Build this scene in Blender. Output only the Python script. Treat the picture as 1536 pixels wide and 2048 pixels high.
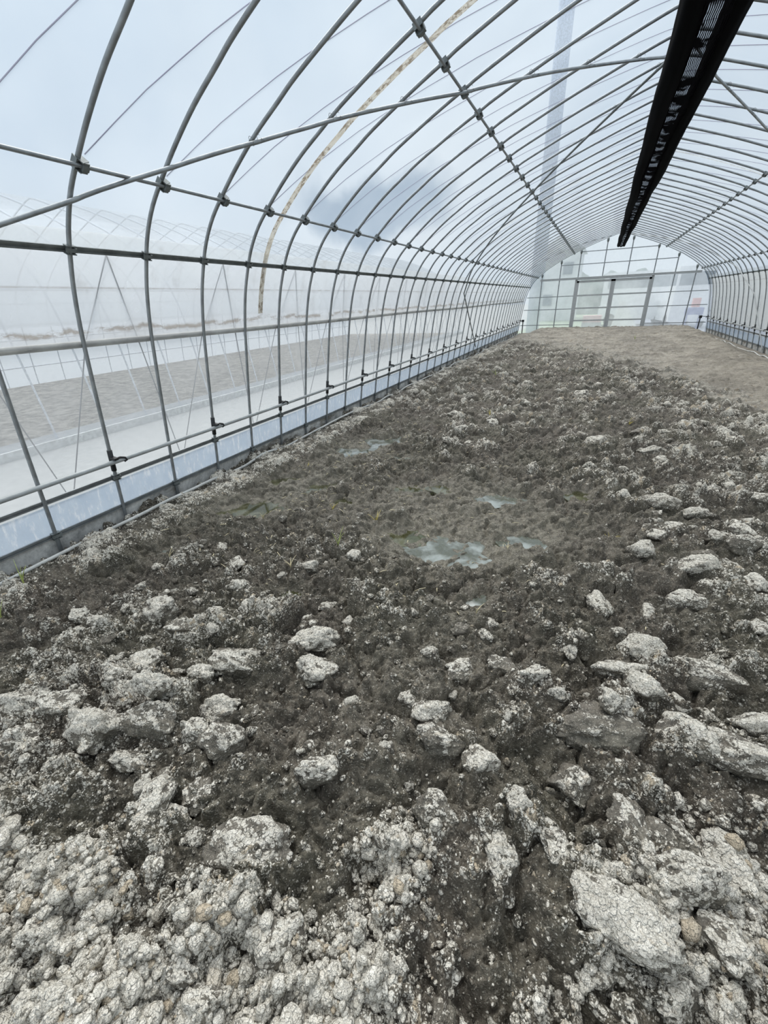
import bpy, math, random
import numpy as np
from mathutils import Vector, Matrix

random.seed(7)
rng = np.random.default_rng(11)
scene = bpy.context.scene
COL = scene.collection
for o in list(bpy.data.objects):
    bpy.data.objects.remove(o)

# ------------------------------------------------------------------ camera
CAM_H = 1.47                      # metres above the ground at the wall foot
YAW, PITCH, ROLL = math.radians(-25.9415674), math.radians(26.42887931), math.radians(-2.571)
FPX = 838.36                      # focal length in pixels of the 1536x2048 frame
cy, sy, cp, sp, cr, sr = (math.cos(YAW), math.sin(YAW), math.cos(PITCH), math.sin(PITCH),
                          math.cos(ROLL), math.sin(ROLL))
fwd = Vector((sy * cp, cy * cp, -sp))
right0 = Vector((cy, -sy, 0.0))
up0 = right0.cross(fwd)
rightv = cr * right0 + sr * up0
upv = -sr * right0 + cr * up0
cam_data = bpy.data.cameras.new('camera')
cam = bpy.data.objects.new('camera', cam_data)
COL.objects.link(cam)
M = Matrix.Identity(4)
for i in range(3):
    M[i][0], M[i][1], M[i][2] = rightv[i], upv[i], -fwd[i]
M[2][3] = CAM_H
cam.matrix_world = M
cam_data.sensor_fit = 'VERTICAL'
cam_data.sensor_height = 36.0
cam_data.sensor_width = 27.0
cam_data.lens = FPX / 2048 * 36.0
cam_data.clip_start = 0.02
cam_data.clip_end = 500
scene.camera = cam

# ------------------------------------------------------------------ light
scene.view_settings.view_transform = 'Standard'
scene.view_settings.look = 'None'
scene.view_settings.gamma = 1.0
scene.view_settings.use_curve_mapping = False
scene.view_settings.exposure = 0.0
scene.cycles.transparent_max_bounces = 40
scene.cycles.max_bounces = 8
scene.cycles.diffuse_bounces = 3
scene.cycles.caustics_reflective = False
scene.cycles.caustics_refractive = False
SKY_HORIZON = (0.70, 0.77, 0.83)
SKY_MID = (0.63, 0.73, 0.82)
SKY_ZENITH = (1.75, 1.78, 1.80)
SKY_STRENGTH = 1.0
SUN_ENERGY = 3.3

world = bpy.data.worlds.new('overcast_sky')
scene.world = world
world.use_nodes = True
wt = world.node_tree
wt.nodes.clear()
wo = wt.nodes.new('ShaderNodeOutputWorld')
wb = wt.nodes.new('ShaderNodeBackground')
wb.inputs['Strength'].default_value = SKY_STRENGTH
tc = wt.nodes.new('ShaderNodeTexCoord')
sep = wt.nodes.new('ShaderNodeSeparateXYZ')
wt.links.new(tc.outputs['Generated'], sep.inputs[0])
ramp = wt.nodes.new('ShaderNodeValToRGB')
e = ramp.color_ramp.elements
e[0].position = 0.0
e[0].color = (*SKY_HORIZON, 1)
e[1].position = 0.98
e[1].color = (*SKY_ZENITH, 1)
m1 = e.new(0.5)
m1.color = (*SKY_MID, 1)
m2 = e.new(0.72)
m2.color = (0.92, 1.00, 1.07, 1)
wt.links.new(sep.outputs['Z'], ramp.inputs[0])
cn = wt.nodes.new('ShaderNodeTexNoise')
cn.inputs['Scale'].default_value = 2.6
cn.inputs['Detail'].default_value = 5
cn.inputs['Roughness'].default_value = 0.5
wt.links.new(tc.outputs['Generated'], cn.inputs['Vector'])
cr_ = wt.nodes.new('ShaderNodeValToRGB')
cr_.color_ramp.elements[0].position = 0.33
cr_.color_ramp.elements[0].color = (0.84, 0.89, 0.95, 1)
cr_.color_ramp.elements[1].position = 0.68
cr_.color_ramp.elements[1].color = (1.06, 1.05, 1.04, 1)
wt.links.new(cn.outputs['Fac'], cr_.inputs[0])
mul = wt.nodes.new('ShaderNodeMix')
mul.data_type = 'RGBA'
mul.blend_type = 'MULTIPLY'
mul.inputs['Factor'].default_value = 1.0
wt.links.new(ramp.outputs[0], mul.inputs['A'])
wt.links.new(cr_.outputs[0], mul.inputs['B'])
# one darker blue-grey bank of cloud low in the sky, over the left side of the tunnel
cn2 = wt.nodes.new('ShaderNodeTexNoise')
cn2.inputs['Scale'].default_value = 7.0
cn2.inputs['Detail'].default_value = 5
wt.links.new(tc.outputs['Generated'], cn2.inputs['Vector'])
madd = wt.nodes.new('ShaderNodeVectorMath')
madd.operation = 'MULTIPLY_ADD'
madd.inputs[1].default_value = (0.16, 0.16, 0.16)
wt.links.new(cn2.outputs['Color'], madd.inputs[0])
wt.links.new(tc.outputs['Generated'], madd.inputs[2])
vdis = wt.nodes.new('ShaderNodeVectorMath')
vdis.operation = 'SUBTRACT'
vdis.inputs[1].default_value = (-0.43 + 0.08, 0.885 + 0.08, 0.168 + 0.08)
wt.links.new(madd.outputs[0], vdis.inputs[0])
vsc = wt.nodes.new('ShaderNodeVectorMath')
vsc.operation = 'MULTIPLY'
vsc.inputs[1].default_value = (1.0, 1.0, 2.8)
wt.links.new(vdis.outputs[0], vsc.inputs[0])
vl = wt.nodes.new('ShaderNodeVectorMath')
vl.operation = 'LENGTH'
wt.links.new(vsc.outputs[0], vl.inputs[0])
mr = wt.nodes.new('ShaderNodeMapRange')
mr.interpolation_type = 'SMOOTHSTEP'
mr.inputs['From Min'].default_value = 0.20
mr.inputs['From Max'].default_value = 0.10
mr.inputs['To Min'].default_value = 0.0
mr.inputs['To Max'].default_value = 0.92
wt.links.new(vl.outputs['Value'], mr.inputs['Value'])
mixc = wt.nodes.new('ShaderNodeMix')
mixc.data_type = 'RGBA'
wt.links.new(mr.outputs[0], mixc.inputs['Factor'])
wt.links.new(mul.outputs['Result'], mixc.inputs['A'])
mixc.inputs['B'].default_value = (0.30, 0.40, 0.52, 1)
wt.links.new(mixc.outputs['Result'], wb.inputs['Color'])
wt.links.new(wb.outputs[0], wo.inputs[0])

sun_d = bpy.data.lights.new('veiled_sun', 'SUN')
sun_d.energy = SUN_ENERGY
sun_d.angle = math.radians(50)
sun_d.color = (1.0, 0.97, 0.92)
sun = bpy.data.objects.new('veiled_sun', sun_d)
COL.objects.link(sun)
sun.rotation_euler = Vector((-0.35, 0.45, 0.85)).to_track_quat('Z', 'Y').to_euler()

# ------------------------------------------------------------------ helpers
def tag(o, label=None, cat=None, group=None, kind=None):
    if label: o['label'] = label
    if cat: o['category'] = cat
    if group: o['group'] = group
    if kind: o['kind'] = kind
    return o

def empty(name, loc=(0, 0, 0)):
    o = bpy.data.objects.new(name, None)
    COL.objects.link(o)
    o.empty_display_size = 0.1
    o.location = loc
    return o

def np_mesh(name, V, F, mat=None, smooth=True, attrs=None):
    V = np.asarray(V, dtype=np.float32)
    F = np.asarray(F, dtype=np.int32)
    me = bpy.data.meshes.new(name)
    n = F.shape[1]
    me.vertices.add(len(V))
    me.vertices.foreach_set('co', V.ravel())
    me.loops.add(F.size)
    me.loops.foreach_set('vertex_index', F.ravel())
    me.polygons.add(len(F))
    me.polygons.foreach_set('loop_start', np.arange(0, F.size, n, dtype=np.int32))
    me.update(calc_edges=True)
    me.polygons.foreach_set('use_smooth', np.full(len(F), smooth, dtype=bool))
    if attrs:
        for k, a in attrs.items():
            at = me.attributes.new(k, 'FLOAT', 'POINT')
            at.data.foreach_set('value', np.asarray(a, dtype=np.float32))
    if mat: me.materials.append(mat)
    me.validate()
    return me

def link(name, me, parent=None, loc=None):
    o = bpy.data.objects.new(name, me)
    COL.objects.link(o)
    if parent is not None: o.parent = parent
    if loc is not None: o.location = loc
    return o

class MB:
    """collects boxes, plates and tubes into one mesh"""
    def __init__(self):
        self.v, self.f, self.sm = [], [], []
    def box(self, c, s, axes=None):
        c = Vector(c); b = len(self.v)
        ax = axes or (Vector((1, 0, 0)), Vector((0, 1, 0)), Vector((0, 0, 1)))
        for dx in (-.5, .5):
            for dy in (-.5, .5):
                for dz in (-.5, .5):
                    self.v.append(c + ax[0] * (s[0] * dx) + ax[1] * (s[1] * dy) + ax[2] * (s[2] * dz))
        for q in ((0, 1, 3, 2), (4, 6, 7, 5), (0, 4, 5, 1), (2, 3, 7, 6), (0, 2, 6, 4), (1, 5, 7, 3)):
            self.f.append([b + i for i in q]); self.sm.append(False)
        return self
    def tube(self, pts, r, n=10, cap=True, closed=False):
        pts = [Vector(p) for p in pts]
        b = len(self.v); N = len(pts)
        rr = r if isinstance(r, (list, tuple)) else [r] * N
        prev = None
        for i, p in enumerate(pts):
            t = (pts[min(i + 1, N - 1)] - pts[max(i - 1, 0)])
            t.normalize()
            if prev is None:
                a = Vector((0, 0, 1)) if abs(t.z) < .9 else Vector((0, 1, 0))
                u = t.cross(a).normalized()
            else:
                u = (prev - t * prev.dot(t)).normalized()
            prev = u
            w = t.cross(u)
            for j in range(n):
                g = 2 * math.pi * j / n
                self.v.append(p + (u * math.cos(g) + w * math.sin(g)) * rr[i])
        for i in range(N - 1):
            for j in range(n):
                k = (j + 1) % n
                self.f.append([b + i * n + j, b + i * n + k, b + (i + 1) * n + k, b + (i + 1) * n + j])
                self.sm.append(True)
        if cap:
            self.f.append([b + j for j in range(n)][::-1]); self.sm.append(False)
            self.f.append([b + (N - 1) * n + j for j in range(n)]); self.sm.append(False)
        return self
    def poly(self, pts):
        b = len(self.v)
        self.v += [Vector(p) for p in pts]
        self.f.append(list(range(b, b + len(pts)))); self.sm.append(False)
        return self
    def mesh(self, name, mat):
        me = bpy.data.meshes.new(name)
        me.from_pydata([tuple(v) for v in self.v], [], self.f)
        me.polygons.foreach_set('use_smooth', self.sm)
        me.update()
        me.materials.append(mat)
        return me
    def build(self, name, mat, parent=None, loc=None):
        return link(name, self.mesh(name, mat), parent, loc)

def ordinal(n):
    ones = ['', 'first', 'second', 'third', 'fourth', 'fifth', 'sixth', 'seventh', 'eighth', 'ninth', 'tenth',
            'eleventh', 'twelfth', 'thirteenth', 'fourteenth', 'fifteenth', 'sixteenth', 'seventeenth',
            'eighteenth', 'nineteenth']
    tens = {2: ('twentieth', 'twenty'), 3: ('thirtieth', 'thirty'), 4: ('fortieth', 'forty')}
    if n < 20: return ones[n]
    t, u = divmod(n, 10)
    return tens[t][0] if u == 0 else tens[t][1] + '-' + ones[u]

# ------------------------------------------------------------------ materials
def new_mat(name):
    m = bpy.data.materials.new(name)
    m.use_nodes = True
    nt = m.node_tree
    nt.nodes.clear()
    out = nt.nodes.new('ShaderNodeOutputMaterial')
    return m, nt, out

def N(nt, typ, **kw):
    n = nt.nodes.new(typ)
    for k, v in kw.items():
        if k.startswith('i_'):
            key = k[2:].replace('_', ' ')
            n.inputs[key].default_value = v
        else:
            setattr(n, k, v)
    return n

def noise(nt, scale, detail=3, rough=0.5, coord='Object', vscale=None):
    t = N(nt, 'ShaderNodeTexCoord')
    n = N(nt, 'ShaderNodeTexNoise')
    n.inputs['Scale'].default_value = scale
    n.inputs['Detail'].default_value = detail
    n.inputs['Roughness'].default_value = rough
    if vscale:
        mp = N(nt, 'ShaderNodeMapping')
        mp.inputs['Scale'].default_value = vscale
        nt.links.new(t.outputs[coord], mp.inputs['Vector'])
        nt.links.new(mp.outputs[0], n.inputs['Vector'])
    else:
        nt.links.new(t.outputs[coord], n.inputs['Vector'])
    return n.outputs['Fac']

def rng_map(nt, sock, a, b, c, d, smooth=False):
    m = N(nt, 'ShaderNodeMapRange')
    if smooth: m.interpolation_type = 'SMOOTHSTEP'
    m.inputs['From Min'].default_value = a
    m.inputs['From Max'].default_value = b
    m.inputs['To Min'].default_value = c
    m.inputs['To Max'].default_value = d
    nt.links.new(sock, m.inputs['Value'])
    return m.outputs[0]

def mixc_(nt, fac, a, b, mode='MIX'):
    m = N(nt, 'ShaderNodeMix', data_type='RGBA', blend_type=mode)
    for key, v in (('Factor', fac), ('A', a), ('B', b)):
        if isinstance(v, bpy.types.NodeSocket): nt.links.new(v, m.inputs[key])
        elif isinstance(v, tuple): m.inputs[key].default_value = (*v, 1) if len(v) == 3 else v
        else: m.inputs[key].default_value = v
    return m.outputs['Result']

def math_(nt, op, a, b=None, clamp=False):
    m = N(nt, 'ShaderNodeMath', operation=op, use_clamp=clamp)
    for i, v in enumerate((a, b)):
        if v is None: continue
        if isinstance(v, bpy.types.NodeSocket): nt.links.new(v, m.inputs[i])
        else: m.inputs[i].default_value = v
    return m.outputs[0]

def simple(name, col, rough=0.6, metal=0.0, var=0.25, nscale=18.0, bump=0.0, spec=0.5):
    m, nt, out = new_mat(name)
    p = N(nt, 'ShaderNodeBsdfPrincipled')
    f = noise(nt, nscale, 4, 0.6)
    f2 = rng_map(nt, f, 0.3, 0.7, 0, 1)
    a = tuple(c * (1 - var) for c in col)
    b = tuple(min(1, c * (1 + var)) for c in col)
    nt.links.new(mixc_(nt, f2, a, b), p.inputs['Base Color'])
    p.inputs['Roughness'].default_value = rough
    p.inputs['Metallic'].default_value = metal
    p.inputs['Specular IOR Level'].default_value = spec
    if bump:
        bm_ = N(nt, 'ShaderNodeBump')
        bm_.inputs['Strength'].default_value = bump
        bm_.inputs['Distance'].default_value = 0.01
        nt.links.new(f, bm_.inputs['Height'])
        nt.links.new(bm_.outputs[0], p.inputs['Normal'])
    nt.links.new(p.outputs[0], out.inputs[0])
    return m

def film(name, opac, tint=(0.98, 0.99, 1.0), haze=(0.86, 0.90, 0.95), var=0.08, vscale=(1, 1, 1), nscale=3.0,
         marks=None, gloss=0.35, streak=0.0, translucency=0.6):
    """polythene sheet: clear + scattering + a little gloss; dirt(nt) -> (mask, colour)"""
    m, nt, out = new_mat(name)
    tr = N(nt, 'ShaderNodeBsdfTransparent')
    tr.inputs['Color'].default_value = (*tint, 1)
    df = N(nt, 'ShaderNodeBsdfDiffuse')
    tl = N(nt, 'ShaderNodeBsdfTranslucent')
    col = haze
    f = noise(nt, nscale, 4, 0.55, vscale=vscale)
    op = rng_map(nt, f, 0.3, 0.7, opac - var, opac + var)
    if streak:
        f2 = noise(nt, 6.0, 4, 0.6, vscale=(3.0, 3.0, 0.25))
        op = math_(nt, 'ADD', op, rng_map(nt, f2, 0.45, 0.7, 0, streak, True), True)
    if marks:
        mask, dcol = marks(nt)
        op = math_(nt, 'MAXIMUM', op, math_(nt, 'MULTIPLY', mask, 0.9), True)
        cs = mixc_(nt, mask, col, dcol)
        nt.links.new(cs, df.inputs['Color'])
        nt.links.new(cs, tl.inputs['Color'])
    else:
        df.inputs['Color'].default_value = (*col, 1)
        tl.inputs['Color'].default_value = (*col, 1)
    ms = N(nt, 'ShaderNodeMixShader')
    ms.inputs[0].default_value = translucency
    nt.links.new(df.outputs[0], ms.inputs[1])
    nt.links.new(tl.outputs[0], ms.inputs[2])
    m2 = N(nt, 'ShaderNodeMixShader')
    nt.links.new(op, m2.inputs[0])
    nt.links.new(tr.outputs[0], m2.inputs[1])
    nt.links.new(ms.outputs[0], m2.inputs[2])
    gl = N(nt, 'ShaderNodeBsdfGlossy')
    gl.inputs['Roughness'].default_value = 0.22
    lw = N(nt, 'ShaderNodeLayerWeight')
    lw.inputs['Blend'].default_value = 0.5
    sch = math_(nt, 'ADD', math_(nt, 'MULTIPLY', math_(nt, 'POWER', lw.outputs['Facing'], 5.0), .9), .04)
    m3 = N(nt, 'ShaderNodeMixShader')
    nt.links.new(math_(nt, 'MULTIPLY', sch, gloss), m3.inputs[0])
    nt.links.new(m2.outputs[0], m3.inputs[1])
    nt.links.new(gl.outputs[0], m3.inputs[2])
    nt.links.new(m3.outputs[0], out.inputs[0])
    return m

steel = simple('galvanised_steel', (0.30, 0.32, 0.33), 0.42, 0.55, 0.22, 14)
steel_dark = simple('weathered_steel', (0.20, 0.22, 0.22), 0.5, 0.5, 0.25, 14)
steel_pale = simple('pale_aluminium', (0.46, 0.475, 0.475), 0.55, 0.0, 0.08, 10)
black_plastic = simple('black_plastic', (0.016, 0.017, 0.018), 0.5, 0, 0.2)
cord_mat = simple('purple_cord', (0.20, 0.19, 0.34), 0.7, 0, 0.15)
cord_grey = simple('grey_cord', (0.30, 0.31, 0.33), 0.7, 0, 0.15)
hose_mat = simple('grey_white_hose', (0.56, 0.56, 0.53), 0.55, 0, 0.25, 9)
clip_pipe_mat = simple('dull_grey_pipe', (0.40, 0.42, 0.42), 0.5, 0.2, 0.2, 8)

# ------------------------------------------------------------------ tunnel section
XC = 0.3275
Y_END = 21.0
HALF = [(3.50, -1.85), (3.475, -1.47), (3.43, -1.12), (3.375, -.75), (3.31, -.35), (3.265, -.1), (3.205, .13),
        (3.135, .31), (3.06, .46), (2.95, .605), (2.80, .742), (2.65, .865), (2.47, .995), (2.28, 1.11),
        (2.12, 1.205), (1.79, 1.37), (1.56, 1.475), (1.42, 1.54), (.95, 1.725), (.45, 1.90), (0.15, 1.995), (0, 2.025)]
HALF = [(h, z + CAM_H) for h, z in HALF]
def catmull(P, n=4):
    out = []
    P = [Vector(p) for p in P]
    Q = [P[0] * 2 - P[1]] + P + [P[-1] * 2 - P[-2]]
    for i in range(1, len(Q) - 2):
        for j in range(n):
            t = j / n
            a, b, c, d = Q[i - 1], Q[i], Q[i + 1], Q[i + 2]
            out.append(0.5 * ((2 * b) + (c - a) * t + (2 * a - 5 * b + 4 * c - d) * t * t + (3 * b - a - 3 * c + d) * t ** 3))
    out.append(P[-1])
    return out
HC = catmull(HALF, 4)             # smooth half section, (h, z) from foot to ridge
def at_z(z):                      # h on the half section at height z
    for a, b in zip(HC[:-1], HC[1:]):
        if a.y <= z <= b.y:
            return a.x + (b.x - a.x) * (z - a.y) / (b.y - a.y)
    return HC[-1].x
def at_h(h):
    for a, b in zip(HC[:-1], HC[1:]):
        if a.x >= h >= b.x:
            return a.y + (b.y - a.y) * (a.x - h) / max(1e-6, a.x - b.x)
    return HC[-1].y
def out_normal(z, side):          # outward normal in the xz plane
    h0, h1 = at_z(z - .03), at_z(z + .03)
    t = Vector((h1 - h0, .06)).normalized()
    return Vector((t.y * side, 0, -t.x))
def section_pt(z, side, off, y):
    n = out_normal(z, side)
    return Vector((XC + side * at_z(z), y, z)) + n * off

HOOP_Y0, HOOP_D = 1.80, 0.5
HOOPS = list(range(-1, 39))

# ------------------------------------------------------------------ noise in numpy
_T = np.linspace(0, 2 * np.pi, 256, endpoint=False)
_GX, _GY = np.cos(_T), np.sin(_T)
def _hash(i, j, s):
    h = (i * 374761393 + j * 668265263 + s * 974711 + 12345) & 0x7fffffff
    h = ((h ^ (h >> 13)) * 1274126177) & 0x7fffffff
    h = ((h ^ (h >> 11)) * 1103515245) & 0x7fffffff
    return h ^ (h >> 16)
def perlin(x, y, s=0):
    xi = np.floor(x).astype(np.int64); yi = np.floor(y).astype(np.int64)
    fx, fy = x - xi, y - yi
    u = fx * fx * fx * (fx * (fx * 6 - 15) + 10); v = fy * fy * fy * (fy * (fy * 6 - 15) + 10)
    def g(a, b, dx, dy):
        k = _hash(xi + a, yi + b, s) & 255
        return _GX[k] * dx + _GY[k] * dy
    n00 = g(0, 0, fx, fy); n10 = g(1, 0, fx - 1, fy); n01 = g(0, 1, fx, fy - 1); n11 = g(1, 1, fx - 1, fy - 1)
    return ((n00 * (1 - u) + n10 * u) * (1 - v) + (n01 * (1 - u) + n11 * u) * v) * 1.4
def fbm(x, y, s=0, o=4, g=0.5):
    a, t, f = 1.0, 0, 1.0
    for k in range(o):
        t = t + a * perlin(x * f, y * f, s + 17 * k); a *= g; f *= 2.03
    return t
def worley(x, y, s=0, second=False):
    xi = np.floor(x).astype(np.int64); yi = np.floor(y).astype(np.int64)
    f1 = np.full(x.shape, 9.0); f2 = np.full(x.shape, 9.0); rid = np.zeros(x.shape)
    for a in (-1, 0, 1):
        for b in (-1, 0, 1):
            h = _hash(xi + a, yi + b, s)
            px = xi + a + ((h & 1023) / 1023.0) * .9 + .05
            py = yi + b + (((h >> 10) & 1023) / 1023.0) * .9 + .05
            d = (px - x) ** 2 + (py - y) ** 2
            r = ((h * 7919) & 0xffff) / 65535.0
            if second: f2 = np.minimum(np.maximum(f1, d), f2)
            c = d < f1
            rid = np.where(c, r, rid); f1 = np.minimum(f1, d)
    return np.sqrt(f1), np.sqrt(f2), rid
def sst(a, b, x):
    t = np.clip((x - a) / (b - a), 0, 1)
    return t * t * (3 - 2 * t)
def dome(f, r):
    return np.sqrt(np.clip(1 - (f / r) ** 2, 0, 1))

# ------------------------------------------------------------------ soil field
# puddles: x, y, half length, half width, turn
PUDDLES = [(-2.48, 2.39, 0.31, 0.20, 0.45), (-2.24, 4.05, 0.29, 0.22, 0.31), (-2.08, 4.46, 0.36, 0.22, 0.31),
           (-2.08, 2.95, 0.19, 0.117, 0.34), (-1.04, 2.43, 0.19, 0.11, 0.36), (-0.72, 2.32, 0.34, 0.22, 0.37),
           (-0.22, 2.66, 0.17, 0.13, 0.37), (-0.57, 3.27, 0.25, 0.14, 0.35), (-1.03, 3.33, 0.125, 0.111, 0.34),
           (-1.3, 3.23, 0.18, 0.112, 0.34), (-1.7, 3.93, 0.162, 0.127, 0.32), (0.06, 3.52, 0.13, 0.103, 0.35),
           (-1.38, 1.57, 0.11, 0.06, 0.38), (-1.72, 2.78, 0.12, 0.10, 0.35), (-0.37, 1.91, 0.07, 0.07, 0.38),
           (-2.5, 1.64, 0.11, 0.07, 0.37), (-1.06, 1.75, 0.08, 0.05, 0.38), (-2.56, 2.97, 0.20, 0.13, 0.34)]
PX = np.array([-3.4, -1.9, -1.56, -1.31, -1.04, -.78, -.59, -.45, -.38, -.28, -.15, 0.0, .14, .25, .47, .75, .84, 1.1, 2.0, 3.8])
PY = np.array([-.1, .02, .14, .22, .27, .31, .32, .38, .62, .64, .52, .46, .52, .66, .98, 1.22, 1.5, 1.75, 2.1, 2.4])

def soil_base(x, y):
    """large shape of the bed and the region masks"""
    far = sst(8.0, 19.0, y)
    field = -0.05 + 0.27 * far
    edgeL = x + 3.03
    edgeR = 3.62 - x
    wob = 0.06 * perlin(x * 1.3, y * 1.3, 5) + .05 * perlin(x * 4, y * 4, 6)
    bankL = sst(.20 + .15 * far, .46 + .45 * far, edgeL + wob)
    bankR = sst(.02, .55, edgeR + wob)
    edge_h = 0.015 + 0.02 * sst(0.0, .15, edgeL) - 0.11 * sst(0.02, -.22, edgeL)
    z = edge_h * (1 - bankL) + field * bankL
    z = z * bankR + (0.0) * (1 - bankR)
    return z, far, bankL, bankR

def terrain(x, y, lvl=3):
    z, far, bankL, bankR = soil_base(x, y)
    n1 = fbm(x * 1.7, y * 1.7, 3, 3)
    n2 = fbm(x * 5.0, y * 5.0, 9, 3)
    # regions
    pale = sst(.16, -.14, y - np.interp(x, PX, PY) + .22 * n2 + .14 * n1) * np.clip(.95 + .75 * perlin(x * 3.1 + 5, y * 3.1, 91) + .25 * n2, .18, 1)
    for (a, b, r, d) in ((-.72, .38, .20, .45), (-.05, .42, .17, .7), (-1.30, .27, .13, .9), (-.60, .53, .12, .8), (-.42, .44, .10, .8), (-1.62, .62, .16, .5), (.12, .60, .13, .8)):
        pale = pale * (1 - d * np.exp(-(((x - a) / r) ** 2 + ((y - b) / (r * .8)) ** 2)))
    tanm = sst(-.6, 2.4, y - np.interp(x, [-3.5, -2.2, -.4, .97, 1.6, 2.1, 3.8], [16.0, 14.6, 12.6, 10.4, 9.0, 6.2, 5.0]) + 1.3 * n1 + .8 * n2)
    wet = np.exp(-(((x + .75) / .95) ** 2 + ((y - 2.75) / .75) ** 2))
    wet = np.maximum(wet, .9 * np.exp(-(((x + 2.25) / .4) ** 2 + ((y - 3.2) / 1.4) ** 2)))
    wet = np.maximum(wet, .55 * np.exp(-(((x + .45) / .33) ** 2 + ((y - 1.3) / .8) ** 2)))
    wet = np.clip(wet + .12 * n1, 0, 1)
    pud = np.zeros_like(x); murk = np.zeros_like(x)
    for (a, b, l, w, t) in PUDDLES:
        dx, dy = x - a, y - b
        u = (dx * math.cos(t) + dy * math.sin(t)) / l; v = (-dx * math.sin(t) + dy * math.cos(t)) / w
        q = u * u + v * v
        pud = np.maximum(pud, np.exp(-q * .9)); 
    strip = (1 - bankL) * sst(-.12, .02, x + 3.03)
    soft = np.clip(1 - .62 * tanm, 0, 1) * (1 - .35 * wet) * (1 - .55 * strip)
    soft = soft * (1 - .65 * (1 - bankR))
    # domain warp so the lumps are ragged
    wx = x + .030 * perlin(x * 9, y * 9, 21) + .012 * perlin(x * 28, y * 28, 22)
    wy = y + .030 * perlin(x * 9, y * 9, 23) + .012 * perlin(x * 28, y * 28, 24)
    # turn the grain of the tilled clods a little
    ca, sa = math.cos(.38), math.sin(.38)
    gx, gy = (wx * ca + wy * sa), (-wx * sa + wy * ca)
    hz = .022 * n1 * soft + .018 * n2 * soft * (1 - .5 * wet)
    fa, fa2, ra = worley(gx / .30, gy / .24, 31, True)
    big = dome(fa, .62) * np.clip(ra * 1.6 - .35, 0, 1)
    fb, fb2, rb = worley(gx / .145, gy / .12, 33)
    mid = dome(fb, .60) * np.clip(rb * 1.5 - .25, 0, 1)
    rag = fbm(wx * 11, wy * 11, 61, 4, .6)
    rid = 1 - np.abs(fbm(wx * 6.5, wy * 6.5, 63, 3, .55)) * 1.6
    hz = hz + soft * (.090 * big + .052 * mid + .026 * rag + .030 * rid)
    lump = .6 * big + .5 * mid + .22 * rag + .12 * (rid - .4)
    crack = np.zeros_like(x); small = np.zeros_like(x); crumb = np.zeros_like(x); rr = rb; grit = np.zeros_like(x)
    if lvl >= 1:
        fc, _, rc = worley(gx / .064, gy / .056, 35)
        small = dome(fc, .60) * np.clip(rc * 1.5 - .25, 0, 1)
        hz = hz + soft * (.033 + .003 * pale) * small
        rr = rc
        ed = sst(.075, .0, fa2 - fa) * sst(.2, .6, perlin(x * 2.1, y * 2.1, 44) + .35) * (1 - tanm)
        crack = ed
        hz = hz - .018 * ed * (1 - .5 * pale)
    if lvl >= 2:
        fd, _, rd = worley(wx / .027, wy / .026, 37)
        crumb = dome(fd, .62) * np.clip(rd * 1.4 - .1, 0, 1)
        hz = hz + soft * (.0085 + .004 * pale) * crumb * np.clip(.6 + .5 * lump + .4 * pale, 0, 1)
        rr = rd
        hz = hz + .0085 * fbm(x * 40, y * 40, 51, 4, .65) * (1 - .3 * wet)
    if lvl >= 3:
        fe, _, re_ = worley(wx / .0125, wy / .0125, 39)
        grit = dome(fe, .62) * np.clip(re_ * 1.4 - .1, 0, 1)
        hz = hz + .0042 * grit * np.clip(.25 + .5 * lump + .7 * pale, 0, 1) * soft
        rr = np.where(grit > .55, re_, rr)
    if lvl < 2:
        hz = hz + .014 * soft * fbm(x * 16, y * 16, 52, 3, .6)
    # foot holes, deep and dark
    for (a, b, r, d) in ((-.78, 3.05, .07, .11), (.10, 4.35, .09, .11), (-1.22, 1.63, .05, .05), (.42, 1.40, .05, .07),
                         (-.36, .52, .06, .06), (-.62, .46, .06, .05), (.24, 1.03, .05, .05), (-.52, 2.45, .05, .05)):
        hz = hz - d * np.exp(-(((x - a) / r) ** 2 + ((y - b) / (r * .8)) ** 2) ** 2)
    hz = hz * (1 - .55 * pud) - .060 * pud
    z = z + hz
    # dryness: regional, then the proud tops dry first, grain by grain
    right = sst(-.4, 1.0, x - .15 * (y - 1))
    reg = .18 + .07 * right * sst(.9, 1.6, y) + .06 * sst(3.6, 6.0, y) + .06 * right * sst(3.0, 6.0, y)
    reg = reg + .18 * sst(-1.0, -1.7, x) * sst(2.2, .8, y)
    reg = reg + .50 * pale + .16 * tanm - .34 * wet
    band = np.exp(-((x + 2.50 - .10 * n2) / .16) ** 2) * sst(7, 4, y)
    reg = reg - .25 * band
    reg = np.where(strip > 0.3, np.maximum(reg, .40 - .3 * sst(.40, .15, strip)), reg)
    s = reg + .42 * (lump - .30) * (1 - tanm) + .16 * small + .10 * crumb + .22 * (rr - .5) + .16 * n2 + .10 * n1
    dry = sst(.28, .98, s)
    dry = dry * (1 - crack * .6) * (1 - np.clip(pud * 1.5, 0, 1))
    return z, dry, rr, tanm, np.clip(wet + pud, 0, 1), pale

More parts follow.
